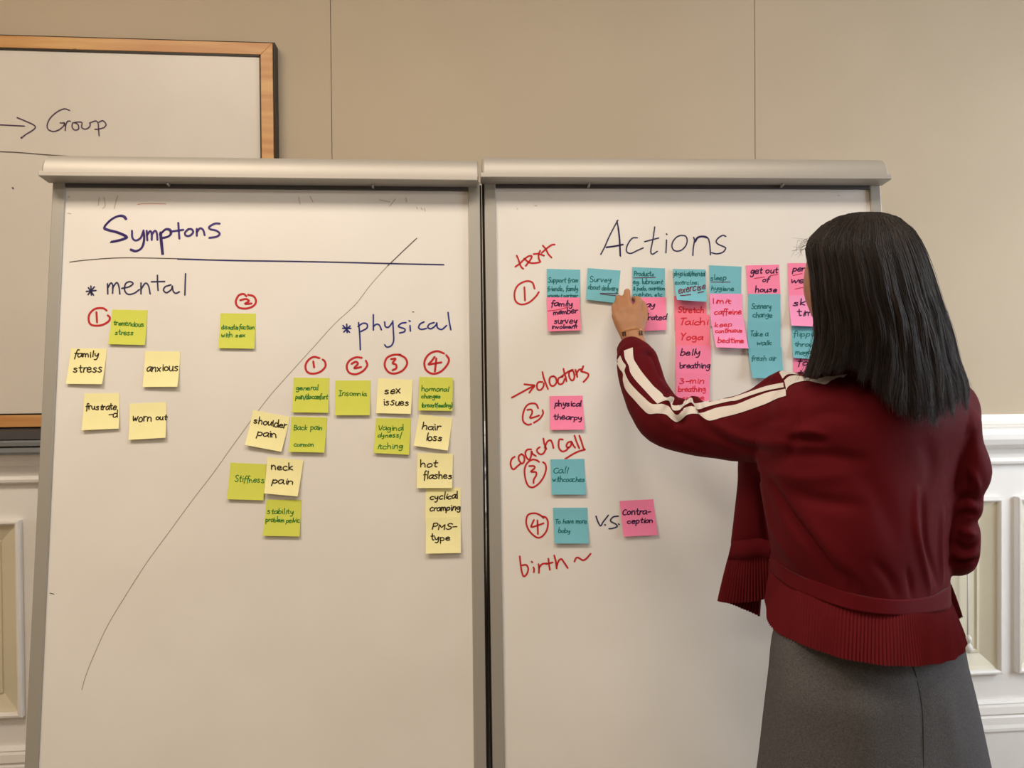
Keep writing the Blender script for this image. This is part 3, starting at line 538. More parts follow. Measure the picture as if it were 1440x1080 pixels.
note(BR, 'rose', q4(1000, 448.4, 1045.6, 447, 1052.7, 490, 1007, 488.4), 'light pink note reading keep continuous bedtime, swinging right', gP, 2, .008, 0, [('redpink', 1.2, T('keep', 1005, 459.5, 24, 3.8)+T('continuous', 1006, 468, 38, 3.4, -.03)+T('bedtime', 1009, 481.5, 37, 3.8, .02))])
note(BR, 'pink', q4(1049, 373.3, 1095.6, 372.2, 1097.5, 418, 1052, 419), 'pink note reading get out of house', gP, 0, 0, 0, [('navy', 1.6, T('get out', 1055, 385, 38, 4.6, -.04)+T('of', 1072, 396, 9, 3.6)+T('house', 1062, 410.5, 30, 4.6)), ('red', 1.0, [[(1061, 391.5), (1075, 389.5)], [(1083, 387.5), (1094, 386)]])])
note(BR, 'teal', q4(1052.2, 413.3, 1097, 413.3, 1098, 459, 1052, 460), 'teal note reading Scenery change', gT, 1, 0, 0, [('teal', 1.2, T('Scenery', 1056.5, 434, 28, 4.2)+T('change', 1058.5, 446, 27, 4))])
note(BR, 'teal', q4(1051, 451.8, 1097.3, 451.8, 1098, 497, 1052, 497), 'teal note reading Take a walk', gT, 2, 0, 0, [('teal', 1.2, T('Take a', 1055, 472.5, 25, 3.8)+T('walk', 1063.5, 485, 22, 3.8))])
note(BR, 'teal', q4(1052, 489, 1099, 488.4, 1102.7, 531.6, 1058.2, 531.6), 'teal note reading fresh air, lowest of its column', gT, 3, .007, 0, [('teal', 1.2, T('fresh air', 1056.5, 507, 35, 3.8))])
note(BR, 'pink', q4(1107.8, 370, 1155, 370, 1156, 417, 1109, 417), 'pink note at the top of the rightmost column, beside the forehead', gP, 0, 0, 0, [('navy', 1.6, T('perform', 1114.5, 381.5, 40, 4.8)+T('well', 1111.5, 397.5, 28, 4.8)), ('red', 1.0, [[(1115, 387.5), (1128, 384.5)], [(1118, 406.5), (1140, 402)]])])
note(BR, 'rose', q4(1109, 415.5, 1157, 415, 1160, 460, 1113, 457.8), 'light pink note in the rightmost column, second from the top, beside the cheek', gP, 1, .006, -.2, [('navy', 1.6, T('skin', 1115, 429.5, 32, 5)+T('time', 1121, 444, 30, 5))])
note(BR, 'teal', q4(1113, 457, 1160, 457, 1162, 506, 1115.6, 503.3), 'teal note reading flipping through, behind the hair edge', gT, 0, .005, -.2, [('teal', 1.2, T('flipping', 1115.5, 473, 40, 3.6)+T('through', 1117, 487, 38, 3.6)+T('magazine', 1118.5, 498, 40, 3.6))])
note(BR, 'pink', q4(1115, 501, 1162, 501, 1163, 550, 1116, 550), 'pink note with dark writing, just above the shoulder', gP, -.3, 0, 0, [('navy', 1.6, T('food', 1121, 514, 34, 5)+T('time', 1121, 528, 34, 5))])
note(BR, 'pink', q4(772.6, 557, 819.4, 556.3, 822, 604.3, 774, 604.6), 'pink note reading physical therapy, beside the circled 2', gP, 0, .005, 0, [('navy', 1.6, T('physical', 780, 571, 37, 4.2)+T('thearpy', 778.5, 590, 40, 4.2))])
note(BR, 'teal', q4(774, 646, 821.5, 645.2, 824.4, 695.5, 776, 695.5), 'teal note reading Call with coaches, beside the circled 3', gT, 0, .005, 0, [('teal', 1.2, T('Call', 778, 665.5, 20, 4.6)+T('withcoaches', 777, 677.5, 45, 4))])
note(BR, 'teal', q4(777.6, 714, 826, 714, 828.3, 764.3, 780, 764.3), 'teal note reading To have more baby, beside the circled 4', gT, 0, .006, 0, [('teal', 1.2, T('To have more', 781, 736, 44, 3.8)+T('baby', 785, 749, 17, 3.4))])
note(BR, 'pink', q4(871.3, 704.4, 918.7, 702, 925.2, 752.4, 877, 754.8), 'pink note reading Contraception, alone at the lower right', gP, 0, .005, 0, [('navy', 1.6, T('Contra-', 875.5, 724, 39, 4.6, -.02)+T('ception', 882, 736.5, 36, 4.2, -.06))])

# ------------------------------------------------------------------ the woman at the right board
def ptz(x, y, z): return at_z(x, y, z)
def pth(x, z, h):               # point seen in column x at depth z, h metres below eye level
    c = Fv+Rv*((x-720)/F); s_ = (c.z*z+h)/(Uv.z*z); return EYE+(c-Uv*s_)*z
def catm(P, n, closed=True):    # Catmull-Rom through 3-D points
    m_ = len(P); out = []
    rng = m_ if closed else m_-1
    for i in range(rng):
        g = lambda k: P[k % m_] if closed else P[max(0, min(m_-1, k))]
        a, b, c, d = g(i-1), g(i), g(i+1), g(i+2)
        for k in range(n):
            t = k/n; out.append(.5*((2*b)+(c-a)*t+(2*a-5*b+4*c-d)*t*t+(3*b-a-3*c+d)*t**3))
    if not closed: out.append(P[-1].copy())
    return out
def loft(V, Fs, rings, caps=True):
    n = len(rings[0]); k = len(V)
    for r in rings: V += r
    for j in range(len(rings)-1):
        for i in range(n): Fs.append([k+j*n+i, k+j*n+(i+1) % n, k+(j+1)*n+(i+1) % n, k+(j+1)*n+i])
    if caps: Fs.append([k+i for i in range(n)][::-1]); Fs.append([k+(len(rings)-1)*n+i for i in range(n)])
def tube(V, Fs, P, R, n=14, sub=5, flat=None, cap=True):    # rounded tapering tube; flat = (direction, factor)
    P = [Vector(p) for p in P]
    Q = catm(P, sub, False); Rr = []
    for i in range(len(P)-1):
        for k in range(sub): t = k/sub; t = t*t*(3-2*t); Rr.append(R[i]*(1-t)+R[i+1]*t)
    Rr.append(R[-1])
    d0 = (Q[1]-Q[0]).normalized(); d1 = (Q[-1]-Q[-2]).normalized()
    pre = [(Q[0]-d0*Rr[0]*math.sin(a), Rr[0]*math.cos(a)) for a in (1.35, .9, .45)]; post = [(Q[-1]+d1*Rr[-1]*math.sin(a), Rr[-1]*math.cos(a)) for a in (.45, .9, 1.35)]
    if not cap: pre, post = [], []
    L = pre+list(zip(Q, Rr))+post
    t = d0.orthogonal().normalized(); rings = []
    for i, (q, r) in enumerate(L):
        d = (L[min(i+1, len(L)-1)][0]-L[max(i-1, 0)][0]).normalized(); t = (t-d*t.dot(d)).normalized(); s_ = d.cross(t)
        ring = []
        for k in range(n):
            a = 2*math.pi*k/n; v = (t*math.cos(a)+s_*math.sin(a))*r
            if flat: v -= flat[0]*v.dot(flat[0])*(1-flat[1])
            ring.append(q+v)
        rings.append(ring)
    loft(V, Fs, rings)
def ball(V, Fs, c, rx, ry, rz, fr=None, n=20, m_=14, f=None):
    fr = fr or (Vector((1, 0, 0)), Vector((0, 1, 0)), Vector((0, 0, 1))); rings = []
    for j in range(1, m_):
        ph = math.pi*j/m_; ring = []
        for i in range(n):
            a = 2*math.pi*i/n; q = Vector((math.sin(ph)*math.cos(a), math.sin(ph)*math.sin(a), math.cos(ph)))
            x, y, z = q.x*rx, q.y*ry, q.z*rz
            if f: x, y, z = f(q, x, y, z)
            ring.append(c+fr[0]*x+fr[1]*y+fr[2]*z)
        rings.append(ring[::-1])
    loft(V, Fs, rings)
def fuse(V, Fs, voxel, it=4, fac=.5):       # one continuous skin around overlapping closed shapes
    me = bpy.data.meshes.new('t'); me.from_pydata([tuple(v) for v in V], [], Fs); me.update()
    bm = bmesh.new(); bm.from_mesh(me); bmesh.ops.recalc_face_normals(bm, faces=bm.faces); bm.to_mesh(me); bm.free()
    o = bpy.data.objects.new('t', me); COL.objects.link(o)
    r = o.modifiers.new('r', 'REMESH'); r.mode = 'VOXEL'; r.voxel_size = voxel
    sm = o.modifiers.new('s', 'SMOOTH'); sm.factor = fac; sm.iterations = it
    dg = bpy.context.evaluated_depsgraph_get(); m2 = bpy.data.meshes.new_from_object(o.evaluated_get(dg))
    VV = [v.co.copy() for v in m2.vertices]; FF = [list(p.vertices) for p in m2.polygons]
    bpy.data.objects.remove(o); bpy.data.meshes.remove(me); bpy.data.meshes.remove(m2)
    return VV, FF
def bvh(V, Fs): return BVHTree.FromPolygons([tuple(v) for v in V], Fs)
def drape(T_, x, y, off=.0015):
    d = px(x, y).normalized(); h = T_.ray_cast(EYE, d)
    if h[0] is None: return None
    n = h[1] if h[1].dot(d) < 0 else -h[1]
    return h[0]+n*off
def normals(V, Fs):
    N = [Vector((0, 0, 0)) for _ in V]
    for f in Fs:
        n = (V[f[1]]-V[f[0]]).cross(V[f[2]]-V[f[0]])
        for i in f: N[i] += n
    return [n.normalized() if n.length > 0 else n for n in N]
def folds(V, Fs, defs):                     # raise (amp>0) or sink folds along lines lying on the surface
    T_ = bvh(V, Fs); N = normals(V, Fs); D = [0.0]*len(V)
    for line, amp, w in defs:
        P = []
        for q in smooth_line(line, 6):
            h = drape(T_, q.x, q.y, 0)
            if h: P.append(h)
        if len(P) < 2: continue
        lo = Vector((min(p.x for p in P)-3*w, min(p.y for p in P)-3*w, min(p.z for p in P)-3*w)); hi = Vector((max(p.x for p in P)+3*w, max(p.y for p in P)+3*w, max(p.z for p in P)+3*w))
        m_ = len(P)
        for i, v in enumerate(V):
            if not (lo.x < v.x < hi.x and lo.y < v.y < hi.y and lo.z < v.z < hi.z): continue
            bd = 1e9; bk = 0
            for k in range(m_-1):
                a = P[k]; ab = P[k+1]-a; t = max(0, min(1, (v-a).dot(ab)/max(ab.length_squared, 1e-12))); q = (a+ab*t-v).length_squared
                if q < bd: bd = q; bk = (k+t)/(m_-1)
            e = math.sqrt(max(0, math.sin(math.pi*min(1, max(0, bk*.92+.04)))))
            D[i] += amp*1.3*math.exp(-bd/(w*w))*e
    return [v+N[i]*D[i] for i, v in enumerate(V)]

M['skin'] = mat('skin', lin((164, 116, 82)), .5, spec=.35, nscale=60, namt=.06, bump=.1, bscale=500)
M['jacket'] = mat('maroon_satin', lin((86, 20, 26)), .7, spec=.08, tint=(1, .22, .28), nscale=900, namt=.08)
M['pleat'] = mat('maroon_crepe', lin((98, 23, 29)), .8, spec=.1)
M['stripe'] = mat('white_tape', lin((208, 202, 198)), .65, spec=.25, bump=.1, bscale=900)
M['skirt'] = mat('grey_wool', lin((92, 91, 93)), .95, spec=.1, nscale=420, namt=.35, bump=.5, bscale=800)
M['hair'] = mat('dark_brown_hair', lin((32, 25, 22)), .58, spec=.32)
M['hair2'] = mat('brown_hair', lin((58, 43, 37)), .5, spec=.35)
M['gold'] = mat('gold_chain', lin((214, 160, 90)), .3, metal=1)
M['bead'] = mat('dark_beads', (.03, .02, .018), .3)
M['eye'] = mat('eye_white', (.8, .78, .75), .15); M['iris'] = mat('dark_iris', (.03, .018, .01), .1)
M['shoe'] = mat('black_leather', (.02, .02, .022), .35)

foot = pth(1222, 1.30, H); foot.z = 0
per = empty('person', foot, 'woman seen from behind in maroon striped-sleeve jacket and grey skirt, sticking a note', 'person')
# --- head frame
HC = ptz(1195.5, 400, 1.290)                   # middle of the head
fw = Vector((Fv.x, Fv.y, 0)).normalized(); fw = Matrix.Rotation(math.radians(0), 3, 'Z') @ fw
up = Vector((0, 0, 1)); rt_ = fw.cross(up)
tilt = Matrix.Rotation(math.radians(-8), 3, rt_); fw, up = tilt @ fw, tilt @ up
V, Fs = [], []
def hf(q, x, y, z):                          # x right, y forward, z up on a unit ball -> head shape with a face
    k = 1.0
    if z < 0: x *= 1-.30*(-q.z)**1.5; y *= 1-.10*(-q.z)
    if q.y > 0 and z < -.02:
        t = min(1, (-.02-z)/.085); f_ = (q.y/max(.15, math.sqrt(1-q.z*q.z)))**1.5; y += .030*t*t*(3-2*t)*f_; x *= 1-.18*t*f_
    if q.y < -.2 and q.z < -.4: y *= .75
    return x, y, z
ball(V, Fs, HC, .072, .092, .112, (rt_, fw, up), 28, 20, hf)
hp = lambda x, y, z: HC+rt_*x+fw*y+up*z
tube(V, Fs, [hp(0, .089, .014), hp(0, .097, -.008), hp(0, .104, -.026)], [.0065, .0075, .0095], 10)        # nose
ball(V, Fs, hp(.009, .094, -.032), .0075, .008, .007, (rt_, fw, up), 10, 8); ball(V, Fs, hp(-.009, .094, -.032), .0075, .008, .007, (rt_, fw, up), 10, 8)
ball(V, Fs, hp(0, .0905, -.054), .021, .008, .0055, (rt_, fw, up), 12, 8); ball(V, Fs, hp(0, .0895, -.063), .018, .008, .006, (rt_, fw, up), 12, 8)   # lips
ball(V, Fs, hp(0, .074, -.090), .022, .016, .016, (rt_, fw, up), 12, 8)                                  # chin
for s_ in (-1, 1):
    tube(V, Fs, [hp(.016*s_, .084, .0125), hp(.030*s_, .0835, .0165), hp(.044*s_, .074, .0115)], [.0035, .0042, .0035], 8); tube(V, Fs, [hp(.016*s_, .083, -.002), hp(.030*s_, .081, -.0065), hp(.044*s_, .073, -.002)], [.0035, .0042, .0035], 8)   # lids
    tube(V, Fs, [hp(.012*s_, .092, .024), hp(.034*s_, .084, .028), hp(.052*s_, .066, .020)], [.0035, .0042, .0035], 8)     # brow
    tube(V, Fs, [hp(.062*s_, -.016, .010), hp(.067*s_, -.026, .016), hp(.066*s_, -.026, -.008), hp(.060*s_, -.016, -.028)], [.005, .006, .006, .004], 8)   # ear
# neck and torso core
tube(V, Fs, [ptz(1215, 430, 1.30), ptz(1222, 500, 1.29), ptz(1226, 560, 1.29)], [.054, .050, .058], 16)
tube(V, Fs, [ptz(1226, 575, 1.30), ptz(1220, 680, 1.30), ptz(1214, 800, 1.31), ptz(1218, 900, 1.31)], [.07, .095, .085, .10], 20, flat=(Vector((fw.x, fw.y, 0)).normalized(), .85))
# left arm and hand
W0 = ptz(889.5, 474, 1.588)
tube(V, Fs, [ptz(1130, 588, 1.315), ptz(1040, 600, 1.39), ptz(945, 596, 1.455)], [.034, .032, .030], 12)
tube(V, Fs, [ptz(945, 596, 1.455), ptz(915, 545, 1.52), W0], [.030, .027, .0225], 12)
KN = [(866.5, 444, 1.607), (873.5, 437.5, 1.606), (883, 435, 1.606), (894, 436.5, 1.608)]
tube(V, Fs, [W0, ptz(887, 458, 1.600)], [.0225, .026], 12, flat=(Fv, .72))
for (x, y, z), wx in zip(KN, (-9.5, -4, 2, 8)):
    tube(V, Fs, [ptz(889.5+wx, 470, 1.59), ptz((x+889.5+wx)/2, 455, 1.600), ptz(x, y, z)], [.0135, .0145, .0105], 10)
FG = [[KN[0], (864.5, 433, 1.622), (866, 428.5, 1.638), (867.5, 427.5, 1.650)],
      [KN[1], (870.5, 424, 1.626), (869.5, 419, 1.640), (869.5, 418.5, 1.651)],
      [KN[2], (882, 419.5, 1.628), (881.8, 411.5, 1.640), (882, 409.5, 1.651)],
      [KN[3], (898, 424.5, 1.628), (896, 420.5, 1.642), (891, 420.5, 1.651)]]
for pts, r in zip(FG, (.0072, .0078, .0080, .0078)):
    tube(V, Fs, [ptz(*p) for p in pts], [r*1.22, r*1.08, r*.98, r*.82], 10)
tube(V, Fs, [ptz(897, 466, 1.596), ptz(903, 450, 1.612), ptz(905.5, 436, 1.628), ptz(903, 427, 1.645)], [.013, .012, .0090, .0078], 10)
# right arm (forearm bent forward) and hand
tube(V, Fs, [ptz(1345, 600, 1.28), ptz(1350, 700, 1.275), ptz(1348, 772, 1.285)], [.024, .018, .017], 12)
e2 = ptz(1348, 772, 1.285); w2 = pth(1290, 1.47, .24)
tube(V, Fs, [e2, (e2+w2)/2, w2], [.022, .024, .021], 12)
hd = (w2-e2).normalized(); sd_ = hd.cross(Vector((0, 0, 1))).normalized()
tube(V, Fs, [w2, w2+hd*.05], [.021, .024], 12, flat=(sd_, .6))
for k in range(4):
    o_ = Vector((0, 0, .024-.016*k))+w2+hd*.062; bend = -sd_*.02
    L_ = (.85, 1, .95, .75)[k]
    tube(V, Fs, [w2+hd*.02+Vector((0, 0, .012-.008*k)), o_, o_+hd*.035*L_+bend*.5, o_+hd*.055*L_+bend*1.4], [.011, .009, .008, .0065], 10)
tube(V, Fs, [w2+hd*.01, w2+hd*.035+Vector((0, 0, .036)), w2+hd*.062+Vector((0, 0, .044))], [.011, .010, .0075], 10)
# hips, legs, feet
hipc = pth(1222, 1.31, .48)
sx_ = Rv.normalized(); fy_ = Vector((Fv.x, Fv.y, 0)).normalized()
tube(V, Fs, [hipc+Vector((0, 0, .1)), hipc-Vector((0, 0, .06))], [.115, .13], 18, flat=(fy_, .8))
for s_ in (-1, 1):
    h0 = hipc+sx_*.075*s_-Vector((0, 0, .06)); k0 = foot+sx_*.075*s_+Vector((0, 0, .45)); a0 = foot+sx_*.08*s_+Vector((0, 0, .085))-fy_*.02
    tube(V, Fs, [h0, (h0+k0)/2, k0, (k0+a0)/2-fy_*.012+Vector((0, 0, .05)), a0], [.080, .070, .050, .048, .032], 14)
    tube(V, Fs, [a0-Vector((0, 0, .03))-fy_*.01, a0+fy_*.08-Vector((0, 0, .05)), a0+fy_*.15-Vector((0, 0, .062))], [.030, .028, .020], 12)
bV, bF = fuse(V, Fs, .0030, 5, .5)
mesh('body', bV, bF, M['skin'], per, True)
for s_ in (-1, 1):
    V, Fs = [], []; ball(V, Fs, hp(.030*s_, .0745, .006), .0125, .0125, .0115, n=14, m_=10); e_ = mesh('eye', V, Fs, M['eye'], per, True)
    V, Fs = [], []; ball(V, Fs, hp(.030*s_, .0846, .006), .0056, .0030, .0056, (rt_, fw, up), n=12, m_=8); mesh('iris', V, Fs, M['iris'], e_, True)
    V, Fs = [], []
    for k in range(9):
        a = -.8+.2*k; b_ = hp((.030+.012*math.sin(a))*s_, .0855-.004*abs(a), .0135); t = b_+fw*.009+rt_*.006*math.sin(a)*s_+up*.004
        cyl(V, Fs, b_, t, .0005, .0002, 4)
    mesh('eyelashes', V, Fs, M['hair'], per)['kind'] = 'stuff'
# --- jacket
R4 = [(1362, 1.29), (1348, 1.24), (1308, 1.19), (1255, 1.165), (1200, 1.165), (1150, 1.185), (1105, 1.22), (1076, 1.27), (1063, 1.31), (1074, 1.36), (1060, 1.385), (1048, 1.40), (1040, 1.43), (1050, 1.46), (1100, 1.465), (1180, 1.45), (1270, 1.42), (1340, 1.37)]
R3 = [(1355, 1.29), (1341, 1.24), (1303, 1.185), (1252, 1.16), (1198, 1.16), (1150, 1.185), (1108, 1.225), (1082, 1.275), (1070, 1.32), (1082, 1.37), (1064, 1.395), (1048, 1.41), (1037, 1.44), (1048, 1.47), (1100, 1.47), (1180, 1.455), (1270, 1.42), (1336, 1.37)]
R2 = [(1347, 1.29), (1333, 1.24), (1297, 1.18), (1248, 1.155), (1196, 1.158), (1150, 1.185), (1110, 1.23), (1088, 1.28), (1079, 1.33), (1090, 1.38), (1068, 1.40), (1048, 1.415), (1032, 1.445), (1044, 1.475), (1100, 1.475), (1180, 1.455), (1270, 1.42), (1330, 1.37)]
R5 = [(1380, 1.29), (1362, 1.235), (1315, 1.185), (1260, 1.165), (1200, 1.165), (1150, 1.18), (1112, 1.205), (1084, 1.24), (1072, 1.28), (1072, 1.31), (1070, 1.34), (1068, 1.36), (1066, 1.39), (1075, 1.42), (1110, 1.43), (1180, 1.425), (1270, 1.41), (1345, 1.365)]
R6 = [(1370, 1.29), (1350, 1.24), (1308, 1.195), (1260, 1.18), (1205, 1.18), (1165, 1.19), (1130, 1.21), (1105, 1.24), (1094, 1.27), (1090, 1.30), (1090, 1.32), (1092, 1.34), (1098, 1.36), (1115, 1.38), (1150, 1.395), (1200, 1.395), (1270, 1.39), (1335, 1.35)]
R7 = [(1330, 1.29), (1310, 1.25), (1285, 1.225), (1255, 1.215), (1215, 1.215), (1185, 1.22), (1160, 1.235), (1140, 1.25), (1130, 1.27), (1126, 1.29), (1128, 1.31), (1132, 1.325), (1140, 1.34), (1155, 1.35), (1180, 1.36), (1215, 1.36), (1260, 1.35), (1305, 1.33)]
R8 = [(1262, 1.28), (1256, 1.255), (1246, 1.24), (1234, 1.232), (1222, 1.232), (1210, 1.236), (1200, 1.243), (1192, 1.253), (1187, 1.265), (1185, 1.28), (1187, 1.295), (1190, 1.31), (1196, 1.32), (1204, 1.328), (1216, 1.332), (1232, 1.33), (1246, 1.32), (1258, 1.30)]
BT = [(1336, 819, 1.285), (1330, 827, 1.245), (1308, 838, 1.20), (1262, 843, 1.165), (1205, 836, 1.166), (1158, 821, 1.195), (1120, 806, 1.24), (1096, 791, 1.285), (1084, 778, 1.33), (1092, 772, 1.385), (1071, 758, 1.405), (1050, 760, 1.42), (1028, 762, 1.45), (1040, 760, 1.48), (1100, 764, 1.475), (1180, 778, 1.455), (1270, 795, 1.42), (1325, 805, 1.36)]
rings = [[ptz(*p) for p in BT]]+[[pth(x, z, h) for x, z in R] for R, h in ((R2, .275), (R3, .21), (R4, .15), (R5, .085), (R6, .035), (R7, .005), (R8, -.03))]
rings = [catm(r, 5) for r in rings]
rr = []                                       # blouse out softly above the waist seam
cols = list(zip(*rings)); cols = [catm(list(c), 4, False) for c in cols]
rings = [list(r) for r in zip(*cols)]
low = [Vector((p.x, p.y, p.z-.012)) for p in rings[0]]
V, Fs = [], []; loft(V, Fs, [low]+rings)
SL = [(889, 494, 1.572, 22), (892, 500, 1.563, 26), (896, 509, 1.554, 29.5), (900, 526, 1.536, 31), (906, 546, 1.515, 31.5), (917, 569, 1.490, 34), (934, 590, 1.465, 37), (966, 600, 1.440, 38), (1000, 604, 1.415, 40), (1035, 603, 1.385, 46), (1070, 599, 1.355, 53), (1105, 594, 1.325, 58), (1145, 596, 1.30, 55)]
tube(V, Fs, [ptz(x, y, z) for x, y, z, r in SL], [r*z/F for x, y, z, r in SL], 28, 4)
tube(V, Fs, [ptz(1098, 536, 1.33), ptz(1130, 545, 1.31), ptz(1175, 548, 1.29)], [.018, .026, .030], 14)
tube(V, Fs, [ptz(1062, 558, 1.36), ptz(1086, 541, 1.355), ptz(1098, 530, 1.335)], [.016, .017, .012], 14)
SRt = [(1338, 600, 1.275, 38), (1349, 630, 1.272, 31), (1357, 662, 1.272, 33), (1350, 690, 1.272, 29), (1349, 712, 1.272, 29), (1345, 728, 1.274, 25), (1347, 750, 1.276, 28), (1347, 776, 1.282, 27), (1345, 786, 1.30, 24)]
tube(V, Fs, [ptz(x, y, z) for x, y, z, r in SRt], [r*z/F for x, y, z, r in SRt], 24, 4)
tube(V, Fs, [ptz(1345, 782, 1.30), ptz(1335, 765, 1.36), pth(1312, 1.42, .262)], [.034, .040, .034], 18)
tube(V, Fs, [ptz(1368, 660, 1.275), ptz(1381, 667, 1.28)], [.016, .011], 12)
tube(V, Fs, [ptz(1352, 786, 1.275), ptz(1366, 789, 1.28)], [.014, .009], 12)
jV, jF = fuse(V, Fs, .0038, 3, .5)
jV = folds(jV, jF, [
  ([(1366, 612), (1361, 650), (1357, 690), (1348, 740), (1337, 792)], -.006, .008),
  ([(1362, 656), (1370, 672), (1376, 690)], .004, .006), ([(1350, 706), (1362, 700), (1378, 703)], -.007, .007), ([(1352, 727), (1362, 722), (1372, 724)], -.006, .006), ([(1350, 745), (1362, 750), (1372, 752)], .005, .006),
  ([(1346, 766), (1358, 772), (1372, 766)], -.006, .006), ([(1340, 792), (1356, 792), (1374, 788)], -.010, .006), ([(1338, 780), (1354, 784), (1374, 778)], .004, .006),
  ([(1070, 652), (1110, 642), (1160, 640), (1215, 648)], -.0045, .011), ([(1112, 609), (1135, 606), (1160, 611)], .005, .007), ([(1112, 620), (1135, 618), (1158, 622)], -.006, .007),
  ([(1120, 570), (1117, 600), (1112, 640)], -.004, .007), ([(1130, 590), (1165, 580), (1200, 585)], -.003, .012), ([(1085, 665), (1130, 672), (1190, 668)], .0035, .012), ([(1110, 690), (1150, 704), (1210, 712)], -.005, .012),
  ([(1085, 680), (1110, 725), (1145, 770), (1178, 815)], -.009, .010), ([(1075, 700), (1090, 750), (1125, 800)], .004, .013), ([(1130, 720), (1165, 770), (1210, 820)], .004, .014),
  ([(1290, 690), (1288, 740), (1300, 800), (1308, 830)], .004, .007), ([(1300, 700), (1302, 760), (1318, 820)], -.004, .007), ([(1325, 720), (1322, 770), (1325, 815)], .004, .008), ([(1230, 790), (1250, 812), (1262, 838)], -.003, .008), ([(1180, 800), (1196, 815), (1200, 832)], -.003, .008), ([(1275, 800), (1280, 820), (1282, 838)], -.003, .006),
  ([(1180, 640), (1230, 690), (1260, 760)], -.003, .018), ([(1300, 620), (1310, 660), (1296, 720)], -.003, .016),
  ([(905, 498), (916, 497), (924, 510), (930, 530)], -.008, .007), ([(912, 505), (922, 530), (934, 548)], .005, .007), ([(930, 545), (944, 553), (958, 556)], -.006, .006),
  ([(936, 566), (944, 556), (956, 556)], .006, .006), ([(958, 575), (962, 565), (972, 560)], -.010, .0065), ([(930, 575), (943, 563), (953, 566), (960, 590)], .007, .0055), ([(960, 588), (967, 566), (978, 562), (985, 575), (992, 590)], .008, .006), ([(945, 585), (952, 590), (957, 597)], -.006, .006), ([(946, 600), (953, 592), (966, 592)], -.003, .006),
  ([(905, 560), (925, 582), (945, 602)], .002, .010), ([(1000, 592), (1035, 612), (1075, 622), (1110, 622)], .005, .010), ([(995, 605), (1030, 626), (1075, 634)], -.004, .010), ([(940, 603), (985, 628), (1040, 640)], -.003, .012), ([(1062, 600), (1090, 590), (1112, 585)], -.003, .012),
  ([(1064, 655), (1070, 700), (1077, 750), (1082, 778)], -.010, .008)])
jk = mesh('jacket', jV, jF, M['jacket'], per, True, label='maroon satin jacket')
TJ = bvh(jV, jF)
def strip_on(name, A, B, mt, parent, off=.0012, n=None, m_=4, tree=None):   # band between the lines A and B lying on the cloth
    a, b = smooth_line(A, 8), smooth_line(B, 8)
    def res(P, k):
        L_ = [0]
        for i in range(1, len(P)): L_.append(L_[-1]+(P[i]-P[i-1]).length)
        out = []; j = 0
        for i in range(k):
            t = L_[-1]*i/(k-1)
            while j < len(L_)-2 and L_[j+1] < t: j += 1
            out.append(P[j].lerp(P[j+1], (t-L_[j])/max(1e-9, L_[j+1]-L_[j])))
        return out
    k = n or max(len(A), len(B))*8; a, b = res(a, k), res(b, k); V, Fs, idx = [], [], {}
    for i in range(k):
        for j in range(m_+1):
            q = a[i].lerp(b[i], j/m_); h = drape(tree or TJ, q.x, q.y, off)
            if h: idx[i, j] = len(V); V.append(h)
    for i in range(k-1):
        for j in range(m_):
            ks = [(i, j), (i+1, j), (i+1, j+1), (i, j+1)]
            if all(q in idx for q in ks):
                f = [idx[q] for q in ks]
                if max((V[f[0]]-V[f[2]]).length, (V[f[1]]-V[f[3]]).length) < .05: Fs.append(f)
    return mesh(name, V, Fs, mt, parent, True)
Q = lambda ox, oy, s, *L: [(ox+x/s, oy+y/s) for x, y in L]
# forearm stripes, elbow, upper arm, shoulder
e1 = (840, 460, 9.0); e3 = (860, 520, 7.717); e4 = (1020, 500, 6.75)
strip_on('stripe', Q(*e1, (340, 300), (355, 400), (400, 490), (425, 585), (500, 690), (600, 800), (690, 900), (755, 970)), Q(*e1, (450, 262), (462, 400), (510, 490), (570, 580), (650, 680), (720, 760), (820, 850), (850, 920)), M['stripe'], jk)
strip_on('stripe', Q(*e1, (245, 440), (290, 530), (330, 590), (330, 680), (370, 800), (480, 930), (580, 1040))+Q(*e3, (405, 478), (500, 475), (590, 488), (650, 540), (700, 570), (750, 550), (800, 500), (870, 480), (945, 480)),
         Q(*e1, (295, 360), (330, 440), (365, 490), (350, 560), (400, 680), (480, 780), (590, 890), (680, 970))+Q(*e3, (490, 378), (560, 375), (620, 400), (660, 450), (700, 485), (740, 480), (790, 420), (850, 400), (910, 405)), M['stripe'], jk)
strip_on('stripe', Q(*e3, (495, 375), (560, 345), (615, 335), (640, 380), (670, 440), (740, 440), (790, 395), (850, 360), (890, 375), (935, 430), (1040, 405), (1170, 372), (1290, 345))+Q(*e4, (110, 430), (250, 380), (400, 335), (560, 305)),
         Q(*e3, (560, 290), (600, 305), (640, 290), (685, 315), (660, 385), (760, 380), (800, 330), (870, 308), (905, 365), (1010, 350), (1150, 325), (1270, 315))+Q(*e4, (110, 388), (240, 345), (390, 295), (550, 262)), M['stripe'], jk)
strip_on('stripe', Q(*e3, (950, 480), (1060, 552), (1220, 515))+Q(*e4, (110, 555), (250, 510), (400, 455), (500, 410), (580, 385)), Q(*e3, (915, 405), (965, 470), (1160, 412))+Q(*e4, (100, 468), (250, 410), (400, 355), (500, 335), (575, 320)), M['stripe'], jk)
strip_on('stripe', Q(*e4, (585, 335), (600, 300), (650, 270), (720, 250), (790, 245), (860, 262), (950, 278)), Q(*e4, (560, 240), (600, 205), (660, 192), (720, 200), (800, 220), (880, 235), (975, 250)), M['stripe'], jk)
